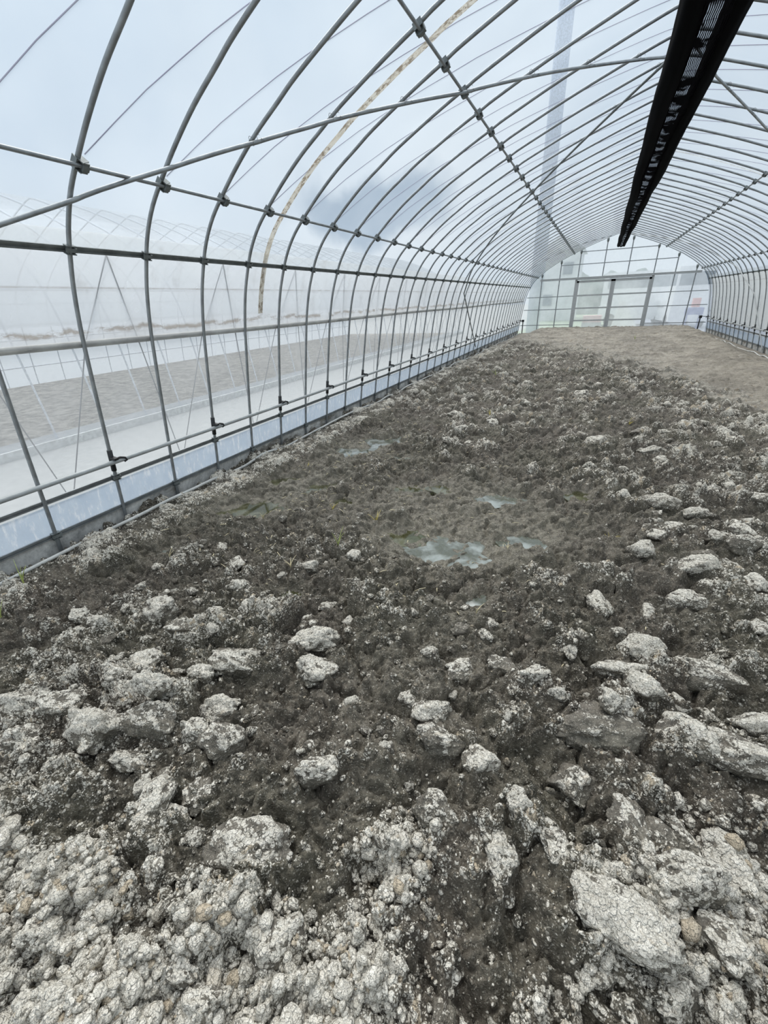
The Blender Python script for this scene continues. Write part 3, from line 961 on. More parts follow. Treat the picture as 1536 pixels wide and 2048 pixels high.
# ------------------------------------------------------------------ black shade net bundled under the ridge
def net_material():
    m, nt, out = new_mat('black_shade_net')
    p = N(nt, 'ShaderNodeBsdfPrincipled')
    t = N(nt, 'ShaderNodeTexCoord')
    w = N(nt, 'ShaderNodeTexWave', wave_type='BANDS', bands_direction='Y')
    w.inputs['Scale'].default_value = 40; w.inputs['Distortion'].default_value = 3
    nt.links.new(t.outputs['Object'], w.inputs['Vector'])
    c = mixc_(nt, w.outputs['Fac'], (0.002, 0.002, 0.0023), (0.004, 0.004, 0.005))
    nt.links.new(c, p.inputs['Base Color'])
    p.inputs['Roughness'].default_value = 1.0
    p.inputs['Specular IOR Level'].default_value = .04
    nt.links.new(p.outputs[0], out.inputs[0])
    return m
def net_window_material():
    """single layer of the net: slits between the black tapes let daylight through"""
    m, nt, out = new_mat('single_layer_net')
    t = N(nt, 'ShaderNodeTexCoord')
    df = N(nt, 'ShaderNodeBsdfDiffuse'); df.inputs['Color'].default_value = (.010, .010, .012, 1)
    tr = N(nt, 'ShaderNodeBsdfTransparent'); tr.inputs['Color'].default_value = (.50, .52, .55, 1)
    w = N(nt, 'ShaderNodeTexWave', wave_type='BANDS', bands_direction='X')
    w.inputs['Scale'].default_value = 28.0; w.inputs['Distortion'].default_value = 3.0; w.inputs['Detail'].default_value = 1.0
    w.inputs['Detail Scale'].default_value = 1.0
    mp = N(nt, 'ShaderNodeMapping'); mp.inputs['Scale'].default_value = (1, .35, .1)
    nt.links.new(t.outputs['Object'], mp.inputs['Vector'])
    nt.links.new(mp.outputs[0], w.inputs['Vector'])
    a = rng_map(nt, w.outputs['Fac'], .62, .85, 0, 1)
    b = rng_map(nt, noise(nt, 5.5, 3, .5, vscale=(1, 1, 1)), .46, .58, 0, 1, True)
    ms = N(nt, 'ShaderNodeMixShader')
    nt.links.new(math_(nt, 'MULTIPLY', a, b), ms.inputs[0])
    nt.links.new(df.outputs[0], ms.inputs[1]); nt.links.new(tr.outputs[0], ms.inputs[2])
    nt.links.new(ms.outputs[0], out.inputs[0])
    return m
net_mat = net_material()
NX, NZ = .365, 1.575 + CAM_H
bund = empty('shade_net', (NX, 1.0, NZ))
tag(bund, 'long black shade net bundled up and hanging under the roof ridge', 'shade net')
def lobe(sgn):
    ys = np.arange(-1.5, 20.45, .05); m = 28
    th = np.linspace(0, 2 * np.pi, m, endpoint=False)
    Yg, T = np.meshgrid(ys, th, indexing='ij')
    taper = np.interp(Yg, [-2, 6, 20], [1.0, .96, .66])
    sag = .018 * np.sin(Yg * 1.15 + sgn)
    rx, rz = (.085 if sgn < 0 else .075) * taper, .105 * taper
    w = 1 + .05 * fbm(Yg * 1.6, T * 1.6 + 5 * sgn, 70 + sgn, 3) + .035 * np.sin(T * 7 + Yg * 1.3)
    cx = (sgn * .135 + .004) * taper + .006 * np.sin(Yg * 2.1 + 2 * sgn)
    X = cx + rx * w * np.cos(T); Z = sag + rz * w * np.sin(T) + .03
    V = np.stack([X.ravel(), Yg.ravel() - 1.0, Z.ravel()], -1)
    n, k = len(ys), m
    i = np.arange(n - 1)[:, None]; j = np.arange(k)[None, :]
    a = (i * k + j).ravel(); b = (i * k + (j + 1) % k).ravel()
    F = np.stack([a, b, b + k, a + k], -1)
    c0 = len(V); V = np.concatenate([V, [[np.mean(V[:k, 0]), ys[0] - 1, np.mean(V[:k, 2])], [np.mean(V[-k:, 0]), ys[-1] - 1, np.mean(V[-k:, 2])]]])
    caps = [[c0, (q + 1) % k, q, c0] for q in range(0)]
    return V, F, k, n
for sgn, nm in ((-1, 'net_fold'), (1, 'net_fold')):
    V, F, k, n = lobe(sgn)
    ends = []
    for q in range(0, k, 2):
        ends.append([len(V) - 2, (q + 2) % k, q + 1, q]); ends.append([len(V) - 1, (n - 1) * k + q, (n - 1) * k + q + 1, (n - 1) * k + (q + 2) % k])
    link(nm, np_mesh(nm, V, np.concatenate([F, np.array(ends)]), net_mat), bund)
ys = np.arange(-1.5, 20.4, .06); us = np.linspace(-1, 1, 9)
Yg, U = np.meshgrid(ys, us, indexing='ij')
tp = np.interp(Yg, [-2, 6, 20], [1.0, .96, .66])
X = U * .095 * tp + .006 * np.sin(Yg * 2.1) + .01
Z = -.062 * tp + .02 * U * U + .012 * fbm(Yg * 3, U * 2, 81, 3) + .018 * np.sin(Yg * 1.15)
V = np.stack([X.ravel(), Yg.ravel() - 1.0, Z.ravel()], -1)
ly = link('net_lining', np_mesh('net_lining', V, grid_faces(len(us), len(ys)), net_window_material()), bund)
tag(ly, 'loose single layer where daylight shows through the net')
sw = MB()
for k in range(-2, 38, 4):
    yk = HOOP_Y0 + .5 * k
    sw.tube([(XC - NX - .01, yk - 1.0, 2.012 + CAM_H - NZ), (XC - NX, yk - 1.0, .10)], .003, 5)
sw.tube([(XC - NX, -2.5, .16), (XC - NX, 19.4, .16)], .003, 6)
sw.build('support_wire', steel_dark, bund)

# ------------------------------------------------------------------ end wall
def end_dirt(nt):
    s1 = noise(nt, 7.0, 5, .65, vscale=(4.0, 1, .35)); s2 = noise(nt, 1.1, 3, .5)
    mk = math_(nt, 'MULTIPLY', rng_map(nt, s1, .50, .66, 0, .55, True), rng_map(nt, s2, .35, .6, .3, 1))
    return mk, (.86, .90, .92)
end_film = film('end_wall_film', .48, var=.12, nscale=1.2, translucency=.8, haze=(.90, .94, .96), marks=end_dirt, gloss=.4)
door_film = film('door_film', .54, var=.12, nscale=1.6, translucency=.8, haze=(.92, .95, .95), marks=end_dirt, gloss=.4)
arc_e = full_arc(-.05 + 0.02, .006)
yE = Y_END + .05
DL, DM, DR, DT = -1.0, .325, 1.64, 1.98
def end_panel():
    """film over the gable, open where the doors stand"""
    xs = sorted(set(list(np.round(np.linspace(XC - 3.46, XC + 3.46, 70), 3)) + [DL, DR]))
    V, F = [], []
    for i in range(len(xs) - 1):
        xa, xb = xs[i], xs[i + 1]
        for q, xx in enumerate((xa, xb)):
            zt = at_h(min(3.46, abs(xx - XC))) if abs(xx - XC) < 3.05 else at_h(abs(xx - XC))
        lo = DT if (xa >= DL - 1e-6 and xb <= DR + 1e-6) else -.08
        b = len(V)
        V += [(xa, yE, lo), (xb, yE, lo), (xb, yE, max(lo, at_h(abs(xb - XC)))), (xa, yE, max(lo, at_h(abs(xa - XC))))]
        F.append((b, b + 1, b + 2, b + 3))
    return np_mesh('wall_end', V, F, end_film, False)
tag(link('wall_end', end_panel()), 'streaky misted film over the gable end of the tunnel', 'end wall', kind='structure')
post_r = .022
def end_post(x, z0, z1, lab, r=post_r):
    o = empty('end_post', (x, Y_END - .02, 0))
    MB().box((0, 0, (z0 + z1) / 2), (.036, .036, z1 - z0)).build('post_tube', steel, o)
    c = MB()
    c.tube([(0, -.012, z1 - .11), (0, -.014, z1 - .05), (0, -.014, z1 + .0), (0, -.01, z1 + .04)], [.022, .042, .042, .018], 10)
    c.build('post_clip', steel_dark, o)
    tag(o, lab, 'post', 'posts of the end wall frame')
    return o
for x, z0, z1, lab in ((-2.37, -.05, None, 'leftmost steel post of the end wall'),
                       (-1.68, -.05, None, 'second steel post from the left in the end wall'),
                       (-.99, DT + .12, None, 'short post above the left edge of the door pair'),
                       (-.10, DT + .12, None, 'short post above the left door, left of the net end'),
                       (.77, DT + .12, None, 'short post above the right door, right of the net end'),
                       (1.66, DT + .12, None, 'short post above the right edge of the door pair'),
                       (2.36, -.05, None, 'second steel post from the right in the end wall'),
                       (3.02, -.05, None, 'rightmost steel post of the end wall')):
    end_post(x, z0, at_h(abs(x - XC)) - .03, lab)
def end_rail(x0, x1, z, lab):
    o = MB().box(((x0 + x1) / 2, Y_END + .012, z), (x1 - x0, .024, .026)).build('end_rail', steel)
    tag(o, lab, 'rail', 'cross rails of the end wall frame')
def reach(z): return at_z(z) - .02
end_rail(-.99, 1.67, 2.985, 'topmost cross rail of the end wall under the ridge')
end_rail(-1.68, 2.38, 2.555, 'second cross rail from the top of the end wall')
for z, nm in ((1.43, 'upper'), (.95, 'middle'), (.345, 'lowest')):
    end_rail(XC - reach(z), DL - .05, z, '%s cross rail left of the doors in the end wall' % nm)
    end_rail(DR + .05, XC + reach(z), z, '%s cross rail right of the doors in the end wall' % nm)
hd = MB()
hd.box((.385, Y_END - .055, 2.055), (5.62, .055, .075)); hd.box((.385, Y_END - .088, 2.022), (5.62, .012, .012)); hd.box((.385, Y_END - .088, 2.088), (5.62, .012, .012))
tag(hd.build('door_track', steel_pale), 'long pale hanger rail above the sliding doors', 'rail')
jb = MB()
for x in (DL - .03, DR + .03): jb.box((x, Y_END - .0, 1.0), (.085, .05, 2.1))
jb.box(((DL + DR) / 2, Y_END + .0, DT + .05), (DR - DL + .1, .05, .05))
tag(jb.build('trim_3', steel_pale), 'pale metal frame around the sliding doors', 'door frame', kind='structure')
for nm, x0, x1, lab in (('door_1', DL, DM, 'left sliding door with four misted film panes'), ('door_2', DM, DR, 'right sliding door with four misted film panes')):
    yd = Y_END - .012 if nm == 'door_1' else Y_END - .03
    b = MB(); w = .078
    b.box((x0 + w / 2, yd, 1.0), (w, .035, 1.94)); b.box((x1 - w / 2, yd, 1.0), (w, .035, 1.94))
    b.box(((x0 + x1) / 2, yd, DT - .045), (x1 - x0, .035, .075)); b.box(((x0 + x1) / 2, yd, .06), (x1 - x0, .035, .08))
    for z in (1.435, .965, .50): b.box(((x0 + x1) / 2, yd, z), (x1 - x0, .03, .055))
    d = b.build(nm, steel_pale)
    tag(d, lab, 'door', kind='structure')
    pv = MB().poly([(x0 + .02, yd + .018, .05), (x1 - .02, yd + .018, .05), (x1 - .02, yd + .018, DT - .02), (x0 + .02, yd + .018, DT - .02)])
    pv.build('door_pane', door_film, d)
# roller cranks at the far corners
for x, sg, lab in ((-2.93, 1, 'black roller crank handle in the far left corner'), (3.47, -1, 'black roller crank handle in the far right corner')):
    o = empty('roller_crank', (x, Y_END - .35, 0))
    MB().tube([(0, 0, .05), (0, 0, .56)], .02, 10).build('crank_post', black_plastic, o)
    c = MB(); c.box((0, -.01, .55), (.09, .07, .09)); c.tube([(0, 0, .57), (-sg * .30, 0, .55)], .010, 8)
    c.build('gear_box', black_plastic, o)
    tag(o, lab, 'crank')

# ------------------------------------------------------------------ ground hose along each wall
for x, sn in ((-3.035, 'left'), (3.60, 'right')):
    yy = np.arange(-.6, 20.6, .05)
    gz = terrain(np.full(len(yy), x), yy, 1)[0]
    ker = np.ones(31) / 31
    gz = np.convolve(np.r_[np.full(15, gz[0]), gz, np.full(15, gz[-1])], ker, 'valid')
    pts = [(x + .010 * math.sin(y * 1.1) + .003 * math.sin(y * 3.3), y, z + .010 + .016 * math.sin(y * 4.1 + math.sin(y * 1.9) * 2))
           for y, z in zip(yy, gz)]
    o = MB().tube(pts, .0125, 10).build('water_hose', hose_mat)
    tag(o, 'grey-white hose half buried along the foot of the %s wall' % sn, 'hose')

# ------------------------------------------------------------------ puddles
def water_material(name, lo, hi, o0, o1):
    m, nt, out = new_mat(name)
    tr = N(nt, 'ShaderNodeBsdfTransparent'); tr.inputs['Color'].default_value = (.60, .63, .47, 1)
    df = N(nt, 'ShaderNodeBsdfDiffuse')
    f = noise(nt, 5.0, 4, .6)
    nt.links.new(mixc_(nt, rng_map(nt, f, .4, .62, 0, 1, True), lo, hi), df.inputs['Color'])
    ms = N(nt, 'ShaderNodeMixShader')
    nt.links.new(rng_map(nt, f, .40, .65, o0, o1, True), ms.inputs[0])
    nt.links.new(tr.outputs[0], ms.inputs[1]); nt.links.new(df.outputs[0], ms.inputs[2])
    gl = N(nt, 'ShaderNodeBsdfGlossy'); gl.inputs['Roughness'].default_value = .04
    lw = N(nt, 'ShaderNodeLayerWeight'); lw.inputs['Blend'].default_value = 0.5
    sch = math_(nt, 'ADD', math_(nt, 'MULTIPLY', math_(nt, 'POWER', lw.outputs['Facing'], 4.0), .9), .03)
    m3 = N(nt, 'ShaderNodeMixShader')
    nt.links.new(math_(nt, 'MULTIPLY', sch, 1.3, True), m3.inputs[0])
    nt.links.new(ms.outputs[0], m3.inputs[1]); nt.links.new(gl.outputs[0], m3.inputs[2])
    nt.links.new(m3.outputs[0], out.inputs[0])
    return m
water = water_material('olive_puddle_water', (.070, .070, .022), (.17, .17, .11), .35, .75)
milky = water_material('milky_water_sky_sheen', (.17, .185, .15), (.34, .37, .35), .5, .85)  # murky water; its grey diffuse colour also holds painted sky reflection
PL = ['long olive puddle beside the dark bank on the left', 'shallow puddle by the left bank, nearer of the two far ones',
      'farthest shallow puddle along the left bank', 'small puddle between the left bank and the middle of the bed',
      'dark green puddle at the left end of the central mud', 'wide milky puddle in the centre of the bed',
      'grey puddle at the right of the central mud', 'pale puddle behind the foot hole in the central mud',
      'small green puddle left of the foot hole', 'small puddle behind the yellow sprout in the central mud',
      'pale puddle among dark clods behind the central mud', 'dark puddle at the right edge of the wet mud',
      'tiny olive puddle in front of the central mud, left', 'small puddle left of the yellow sprout',
      'tiny round puddle in front of the wide milky puddle', 'tiny dark puddle near the left pale strip, closest to the camera',
      'tiny puddle hole in front of the dark green puddle', 'narrow puddle at the foot of the left dark bank']
for (a, b, l, w, t), lab in zip(PUDDLES, PL):
    gx = np.linspace(-1, 1, 15)
    U, Vv = np.meshgrid(gx, gx)
    xs = a + U * l * math.cos(t) - Vv * w * math.sin(t); ys = b + U * l * math.sin(t) + Vv * w * math.cos(t)
    zz = terrain(xs.ravel(), ys.ravel(), 2)[0]
    q = (U ** 2 + Vv ** 2).ravel()
    lev = float(np.quantile(zz[q < 1.0], .60))
    n = 48
    ring = []
    for i in range(n):
        g = 2 * math.pi * i / n
        r = 1.12 + .12 * math.sin(3 * g + a * 7) + .08 * math.sin(5 * g + b * 5)
        u, v = r * math.cos(g) * l, r * math.sin(g) * w
        ring.append((u * math.cos(t) - v * math.sin(t), u * math.sin(t) + v * math.cos(t), 0))
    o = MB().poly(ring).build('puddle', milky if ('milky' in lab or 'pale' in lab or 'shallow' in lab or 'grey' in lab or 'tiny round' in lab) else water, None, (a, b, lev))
    tag(o, lab, 'puddle', 'puddles in the wet soil')

# ------------------------------------------------------------------ soil clods
def ico(sub):
    import bmesh
    bm = bmesh.new(); bmesh.ops.create_icosphere(bm, subdivisions=sub, radius=1.0)
    V = np.array([v.co[:] for v in bm.verts]); F = np.array([[v.index for v in f.verts] for f in bm.faces]); bm.free()
    return V, F
ICO = {s: ico(s) for s in (1, 2, 4, 5)}
def noise3(V, f, s):
    return (perlin(V[:, 0] * f + 3.1, V[:, 1] * f + V[:, 2] * f * .7, s) + perlin(V[:, 1] * f + 7.7, V[:, 2] * f - V[:, 0] * f * .6, s + 1)
            + perlin(V[:, 2] * f + 1.3, V[:, 0] * f + V[:, 1] * f * .8, s + 2)) / 2
def cells3(V, f, s):
    """lumpy crumb pattern over a clod: nearest of scattered points on the ball"""
    r = np.random.default_rng(s)
    P = r.normal(size=(f, 3)); P /= np.linalg.norm(P, axis=1)[:, None]
    best = np.full(len(V), -2.0); idx = np.zeros(len(V), int)
    D = V / np.linalg.norm(V, axis=1)[:, None]
    for i in range(0, f, 200):
        d = D @ P[i:i + 200].T
        k = d.argmax(1); m = d[np.arange(len(V)), k]
        c = m > best
        idx = np.where(c, k + i, idx); best = np.where(c, m, best)
    ang = np.arccos(np.clip(best, -1, 1))
    rad = 2.0 / math.sqrt(f)
    return np.sqrt(np.clip(1 - (ang / rad) ** 2, 0, 1)), r.random(f)[idx]
def clod_mesh(name, sx, sy, sz, dryness, seed, kind='', sub=4):
    V, F = ICO[sub]
    V = V.copy()
    if kind in ('block', 'slab', 'long'):
        p = 3.2 if kind == 'block' else 2.6
        V = V / (np.sum(np.abs(V) ** p, 1) ** (1 / p))[:, None]
    rc_ = np.random.default_rng(seed + 77)
    for _ in range(0 if kind == 'slab' else 9 if kind else 6):
        nn = rc_.normal(size=3); nn /= np.linalg.norm(nn)
        dd = rc_.uniform(.50, .82)
        V = V - nn[None] * (np.maximum(0, V @ nn - dd) * .88)[:, None]
    lo = noise3(V, 1.3, seed); mi = noise3(V, 3.4, seed + 5); hi = noise3(V, 9.0, seed + 9)
    size = (sx + sy) / 2
    nb = int(np.clip(4 * (size / .028) ** 2 * .5, 30, 900))
    cb, cr0 = cells3(V, nb, seed)
    cb2, cr1 = cells3(V, min(2200, nb * 4), seed + 1)
    top = np.clip(V[:, 2] * .8 + .35 + .5 * mi, 0, 1)
    rough = 1.0 if kind != 'slab' else .55
    r = 1.16 + .30 * lo + rough * (.12 * mi + .05 * hi + (.17 * cb * cr0 + .07 * cb2 * cr1) * (.5 + .7 * dryness))
    r = r + rough * .05 * (noise3(V, 19.0, seed + 21)) + .10 * noise3(V, 2.1, seed + 33)
    V = V * r[:, None] * np.array([sx / 2, sy / 2, sz]) * .92
    s = dryness * .72 + .85 * (top - .62) + .25 * (cr0 - .5) + .25 * (cr1 - .5) + .40 * mi + .15 * lo
    dry = sst(.10, .95, s)
    g = np.clip(.45 * cr0 + .55 * cr1, 0, .93)
    z0 = np.zeros(len(V))
    return np_mesh(name, V, F, soil_mat, True, {'dry': dry, 'grain': g, 'tan': z0 + .12, 'wet': z0 + .15 * (1 - dryness)})
CLODS = [(.285, .655, .215, .115, .05, 24, 1.0, 'slab', 'largest pale flat clod lying tilted at the lower right of the photo'),
 (.46, .847, .171, .11, .085, 24, .7, '', 'pale brown-edged clod just behind the largest pale flat clod'),
 (.568, .963, .142, .175, .071, 24, .9, '', 'pale knobbly clod at the right edge behind the brown-edged clod'),
 (.676, 1.285, .27, .14, .10, 0, .62, 'long', 'long grey slab-like clod at the right edge of the photo'),
 (.757, 1.455, .17, .09, .068, 20, .8, '', 'pale-topped clod behind the long grey slab at the right edge'),
 (.512, 1.299, .176, .15, .095, 23, .68, '', 'round grey clod with white blotches left of the long grey slab'),
 (.411, 1.701, .156, .147, .078, 23, .95, '', 'whitest clod standing out on the dark soil at right'),
 (.312, 1.548, .198, .10, .07, 23, .75, '', 'wide lumpy pale clod left of the whitest clod'),
 (.387, 1.467, .128, .116, .064, 23, .9, '', 'white-topped clod in front of the whitest clod'),
 (.628, 1.663, .26, .12, .08, -10, .35, 'long', 'long dark grey clod right of the whitest clod'),
 (.226, 1.243, .277, .20, .09, 23, .15, '', 'broad dark mound with a small white clod on it'),
 (.265, 1.30, .077, .085, .05, 23, .9, '', 'small white clod sitting on the broad dark mound'),
 (.087, 1.322, .08, .06, .04, 23, .9, '', 'small round white clod left of the broad dark mound'),
 (-.009, 1.339, .113, .06, .057, 23, .9, '', 'white crumbly clod left of the small round white one'),
 (-.34, 1.064, .142, .098, .075, 23, .85, '', 'peaked beige clod in the middle foreground'),
 (-.283, .965, .176, .10, .07, 23, .2, '', 'dark clod in front of the peaked beige clod'),
 (-.134, .928, .108, .103, .054, 23, .85, '', 'whitish clod right of the dark clod in the middle foreground'),
 (-1.005, 1.226, .22, .12, .09, 22, .92, '', 'large white lumpy clod on dark soil left of the middle'),
 (-.902, 1.078, .19, .11, .085, 23, .8, '', 'pale lumpy clod in front of the large white lumpy clod'),
 (-1.28, .988, .268, .13, .08, 23, .6, '', 'long greyish crusty clod left of the pale lumpy clod'),
 (-1.629, .798, .149, .122, .074, 23, .85, '', 'rounded white clod at the left behind the cream-topped block'),
 (-1.645, .678, .165, .09, .065, 23, .75, '', 'pale clod in front of the rounded white clod at the left'),
 (-1.37, .655, .125, .08, .075, 23, 1.0, '', 'cream lump on top of the grey block at the left'),
 (-1.33, .60, .215, .13, .105, 23, .40, 'block', 'grey block of soil carrying the cream lump'),
 (-1.503, .479, .23, .16, .10, 23, .8, 'block', 'big pale squared clod left of the grey block'),
 (-1.773, .479, .206, .11, .075, 40, .6, 'long', 'slanting grey clod left of the big pale squared clod'),
 (-1.922, .398, .199, .11, .08, 23, .7, '', 'pale clod at the left edge of the photo'),
 (-1.348, .854, .129, .07, .062, 23, .85, '', 'white-capped clod behind the cream lump'),
 (-1.175, .769, .181, .10, .07, 23, .9, '', 'white crusty clod right of the cream lump'),
 (-1.136, .617, .129, .091, .075, 23, .5, 'block', 'small upright grey block right of the grey block'),
 (-1.021, .641, .158, .132, .085, 23, .25, '', 'dark cracked clod beside the small upright grey block'),
 (-1.303, .454, .136, .08, .060, 23, .8, '', 'pale clod in front of the grey block'),
 (-1.065, .404, .106, .19, .06, 24, .75, 'long', 'tall pale clod pointing towards the camera at the left'),
 (-.979, .394, .083, .076, .042, 24, .85, '', 'small white clod right of the tall pale clod'),
 (-.973, .477, .089, .112, .045, 24, .4, '', 'grey clod behind the small white clod'),
 (-.018, .689, .085, .12, .045, 24, .92, '', 'upright pale clod in the middle of the foreground'),
 (-.491, .278, .124, .11, .062, 24, .65, 'block', 'beige-brown block at the bottom of the photo, left of middle'),
 (-.667, .145, .071, .05, .035, 24, .75, '', 'small pale clod left of the beige-brown block'),
 (.315, .919, .11, .15, .05, 24, .25, 'long', 'dark slab clod, left of three lying side by side at the right'),
 (.394, .918, .082, .10, .045, 24, .15, '', 'dark clod, middle of three lying side by side at the right'),
 (.457, .944, .07, .11, .04, 24, .3, 'long', 'dark clod, right of three lying side by side at the right'),
 (.726, 2.517, .225, .16, .10, 22, .85, '', 'large white-topped clod on the right half of the bed'),
 (.628, 2.223, .19, .148, .085, 22, .5, '', 'grey clod in front of the large white-topped clod'),
 (.241, 2.071, .114, .18, .07, 22, .85, '', 'white-faced clod on the dark soil right of the middle'),
 (.472, 2.654, .186, .142, .085, 21, .7, '', 'pale clod left of the large white-topped clod'),
 (.643, 3.506, .278, .20, .10, 20, .65, '', 'wide grey-topped clod right of the wet mud'),
 (.876, 3.403, .2, .12, .067, 20, .75, '', 'flat pale clod right of the wide grey-topped clod'),
 (-1.904, 1.112, .216, .16, .10, 22, .55, '', 'big grey clod with a white left edge at the left'),
 (-2.301, .9, .114, .096, .057, 22, .85, '', 'small white clod near the left wall strip'),
 (-1.639, 1.433, .157, .115, .078, 22, .75, '', 'pale dome-shaped clod left of the cream clod in the dark soil'),
 (-1.4, 1.773, .141, .09, .06, 21, .95, '', 'cream clod on the dark soil in front of the central mud'),
 (-1.2, 1.986, .10, .10, .05, 21, .9, '', 'white round clod beside the green sprout'),
 (.515, .734, .114, .12, .057, 24, .55, '', 'grey clod right of the largest pale flat clod'),
 (.395, .575, .114, .07, .057, 24, .75, '', 'pale clod at the bottom right corner'),
 (-.586, .131, .085, .06, .045, 24, .6, '', 'grey crumbly clod at the bottom edge, left of middle'),
 (-.703, .42, .232, .15, .08, 24, .35, '', 'broad grey clod crusted with crumbs in the left foreground'),
 (-.629, .684, .158, .09, .07, 23, .5, '', 'grey clod with a pale cap in the middle foreground'),
 (.118, .784, .09, .10, .045, 24, .85, '', 'pale clod left of the three dark clods side by side'),
 (.16, 1.025, .134, .128, .067, 23, .2, '', 'dark ribbed clod in front of the broad dark mound'),
 (-.22, .72, .135, .10, .067, 24, .25, '', 'dark clod behind the upright pale clod'),
 (-1.719, .334, .139, .10, .07, 23, .4, '', 'brown-grey clod in front of the slanting grey clod'),
 (-1.069, .042, .096, .06, .048, 24, .8, '', 'pale clod at the lower left among the crumbs'),
 (1.025, 2.884, .175, .145, .08, 21, .3, '', 'dark clod at the right edge behind the large white-topped clod'),
 (.942, 2.983, .167, .11, .07, 21, .85, '', 'pale-capped clod beside the dark clod at the right edge'),
 (.701, 4.86, .216, .17, .075, 18, .7, '', 'pale clod far back on the right half of the bed'),
 (.188, 4.959, .233, .17, .076, 18, .7, '', 'pale clod far back beyond the dark foot hole')]
def dip(x, y, r):
    a = np.linspace(0, 2 * np.pi, 8, endpoint=False)
    zz = terrain(x + r * np.cos(a), y + r * np.sin(a), 2)[0]
    return float(np.median(zz))
for i, (x, y, sx, sy_, sz, ang, dr, kd, lab) in enumerate(CLODS):
    me = clod_mesh('soil_clod', sx, sy_, sz * .80, dr, 100 + i * 13, kd, 5 if y < 1.4 else 4)
    zc = dip(x, y, sx * .45)
    lift = .16 if kd != 'slab' else .32
    if 'on top' in lab: zc += .075
    if 'sitting on' in lab: zc += .055
    o = link('soil_clod', me, None, (x, y, zc + sz * lift))
    o.rotation_euler = (0.10 * math.sin(i * 2.3), .12 * math.cos(i * 1.7), math.radians(ang))
    if kd == 'slab': o.rotation_euler = (.22, -.12, math.radians(-8)); o.location.z += .035
    tag(o, lab, 'clod', 'soil clods on the bed')
# more clods, scattered; ten shapes in three states of dryness
BASE = {}
for d_, dn in ((.12, 'dark'), (.45, 'grey'), (.85, 'pale')):
    BASE[dn] = [clod_mesh('soil_clod', .10, .085, .036, d_, 900 + int(d_ * 100) + 31 * j, '' if j % 3 else 'block', 4) for j in range(5)]
placed = [(c[0], c[1], c[2] * .55) for c in CLODS]
ZONES = [  # x0 x1 y0 y1 count size dryness weights label
    (-1.9, .9, .0, .75, 46, (.35, .8), (.1, .3, .6), '{} clod among the crumbs of the foreground'),
    (-2.3, .9, .75, 1.7, 70, (.45, 1.2), (.35, .35, .3), '{} clod on the dark soil in front of the central mud'),
    (.3, 2.0, 1.7, 4.0, 44, (.7, 1.8), (.3, .3, .4), '{} clod on the right of the bed beside the central mud'),
    (-2.5, -1.3, 1.4, 2.4, 16, (.5, 1.1), (.6, .25, .15), '{} clod between the left bank and the central mud'),
    (-2.0, 2.6, 4.2, 8.5, 60, (1.0, 2.2), (.35, .45, .2), '{} clod on the rough tilled ground beyond the mud')]
for (x0, x1, y0, y1, cnt, (s0, s1), wts, lab) in ZONES:
    c = 0; tries = 0
    while c < cnt and tries < cnt * 30:
        tries += 1
        x, y = random.uniform(x0, x1), random.uniform(y0, y1)
        s = s0 + (s1 - s0) * random.random() ** 1.8
        r = .05 * s
        if any((x - a) ** 2 + (y - b) ** 2 < (r + q) ** 2 for a, b, q in placed): continue
        if any((x - a) ** 2 + (y - b) ** 2 < (l * 1.1) ** 2 for a, b, l, _, _ in PUDDLES): continue
        placed.append((x, y, r)); c += 1
        u = random.random()
        dn = 'dark' if u < wts[0] else 'grey' if u < wts[0] + wts[1] else 'pale'
        o = link('soil_clod', random.choice(BASE[dn]), None, (x, y, dip(x, y, .04 * s) + .002 * s))
        o.scale = (s * random.uniform(.85, 1.2), s * random.uniform(.85, 1.15), s * random.uniform(.8, 1.1))
        o.rotation_euler = (random.uniform(-.25, .25), random.uniform(-.25, .25), random.uniform(0, 6.28))
        nm = {'dark': 'dark damp', 'grey': 'grey half-dry', 'pale': 'pale dry'}[dn]
        tag(o, lab.format(nm), 'clod', lab.format(nm) + 's')

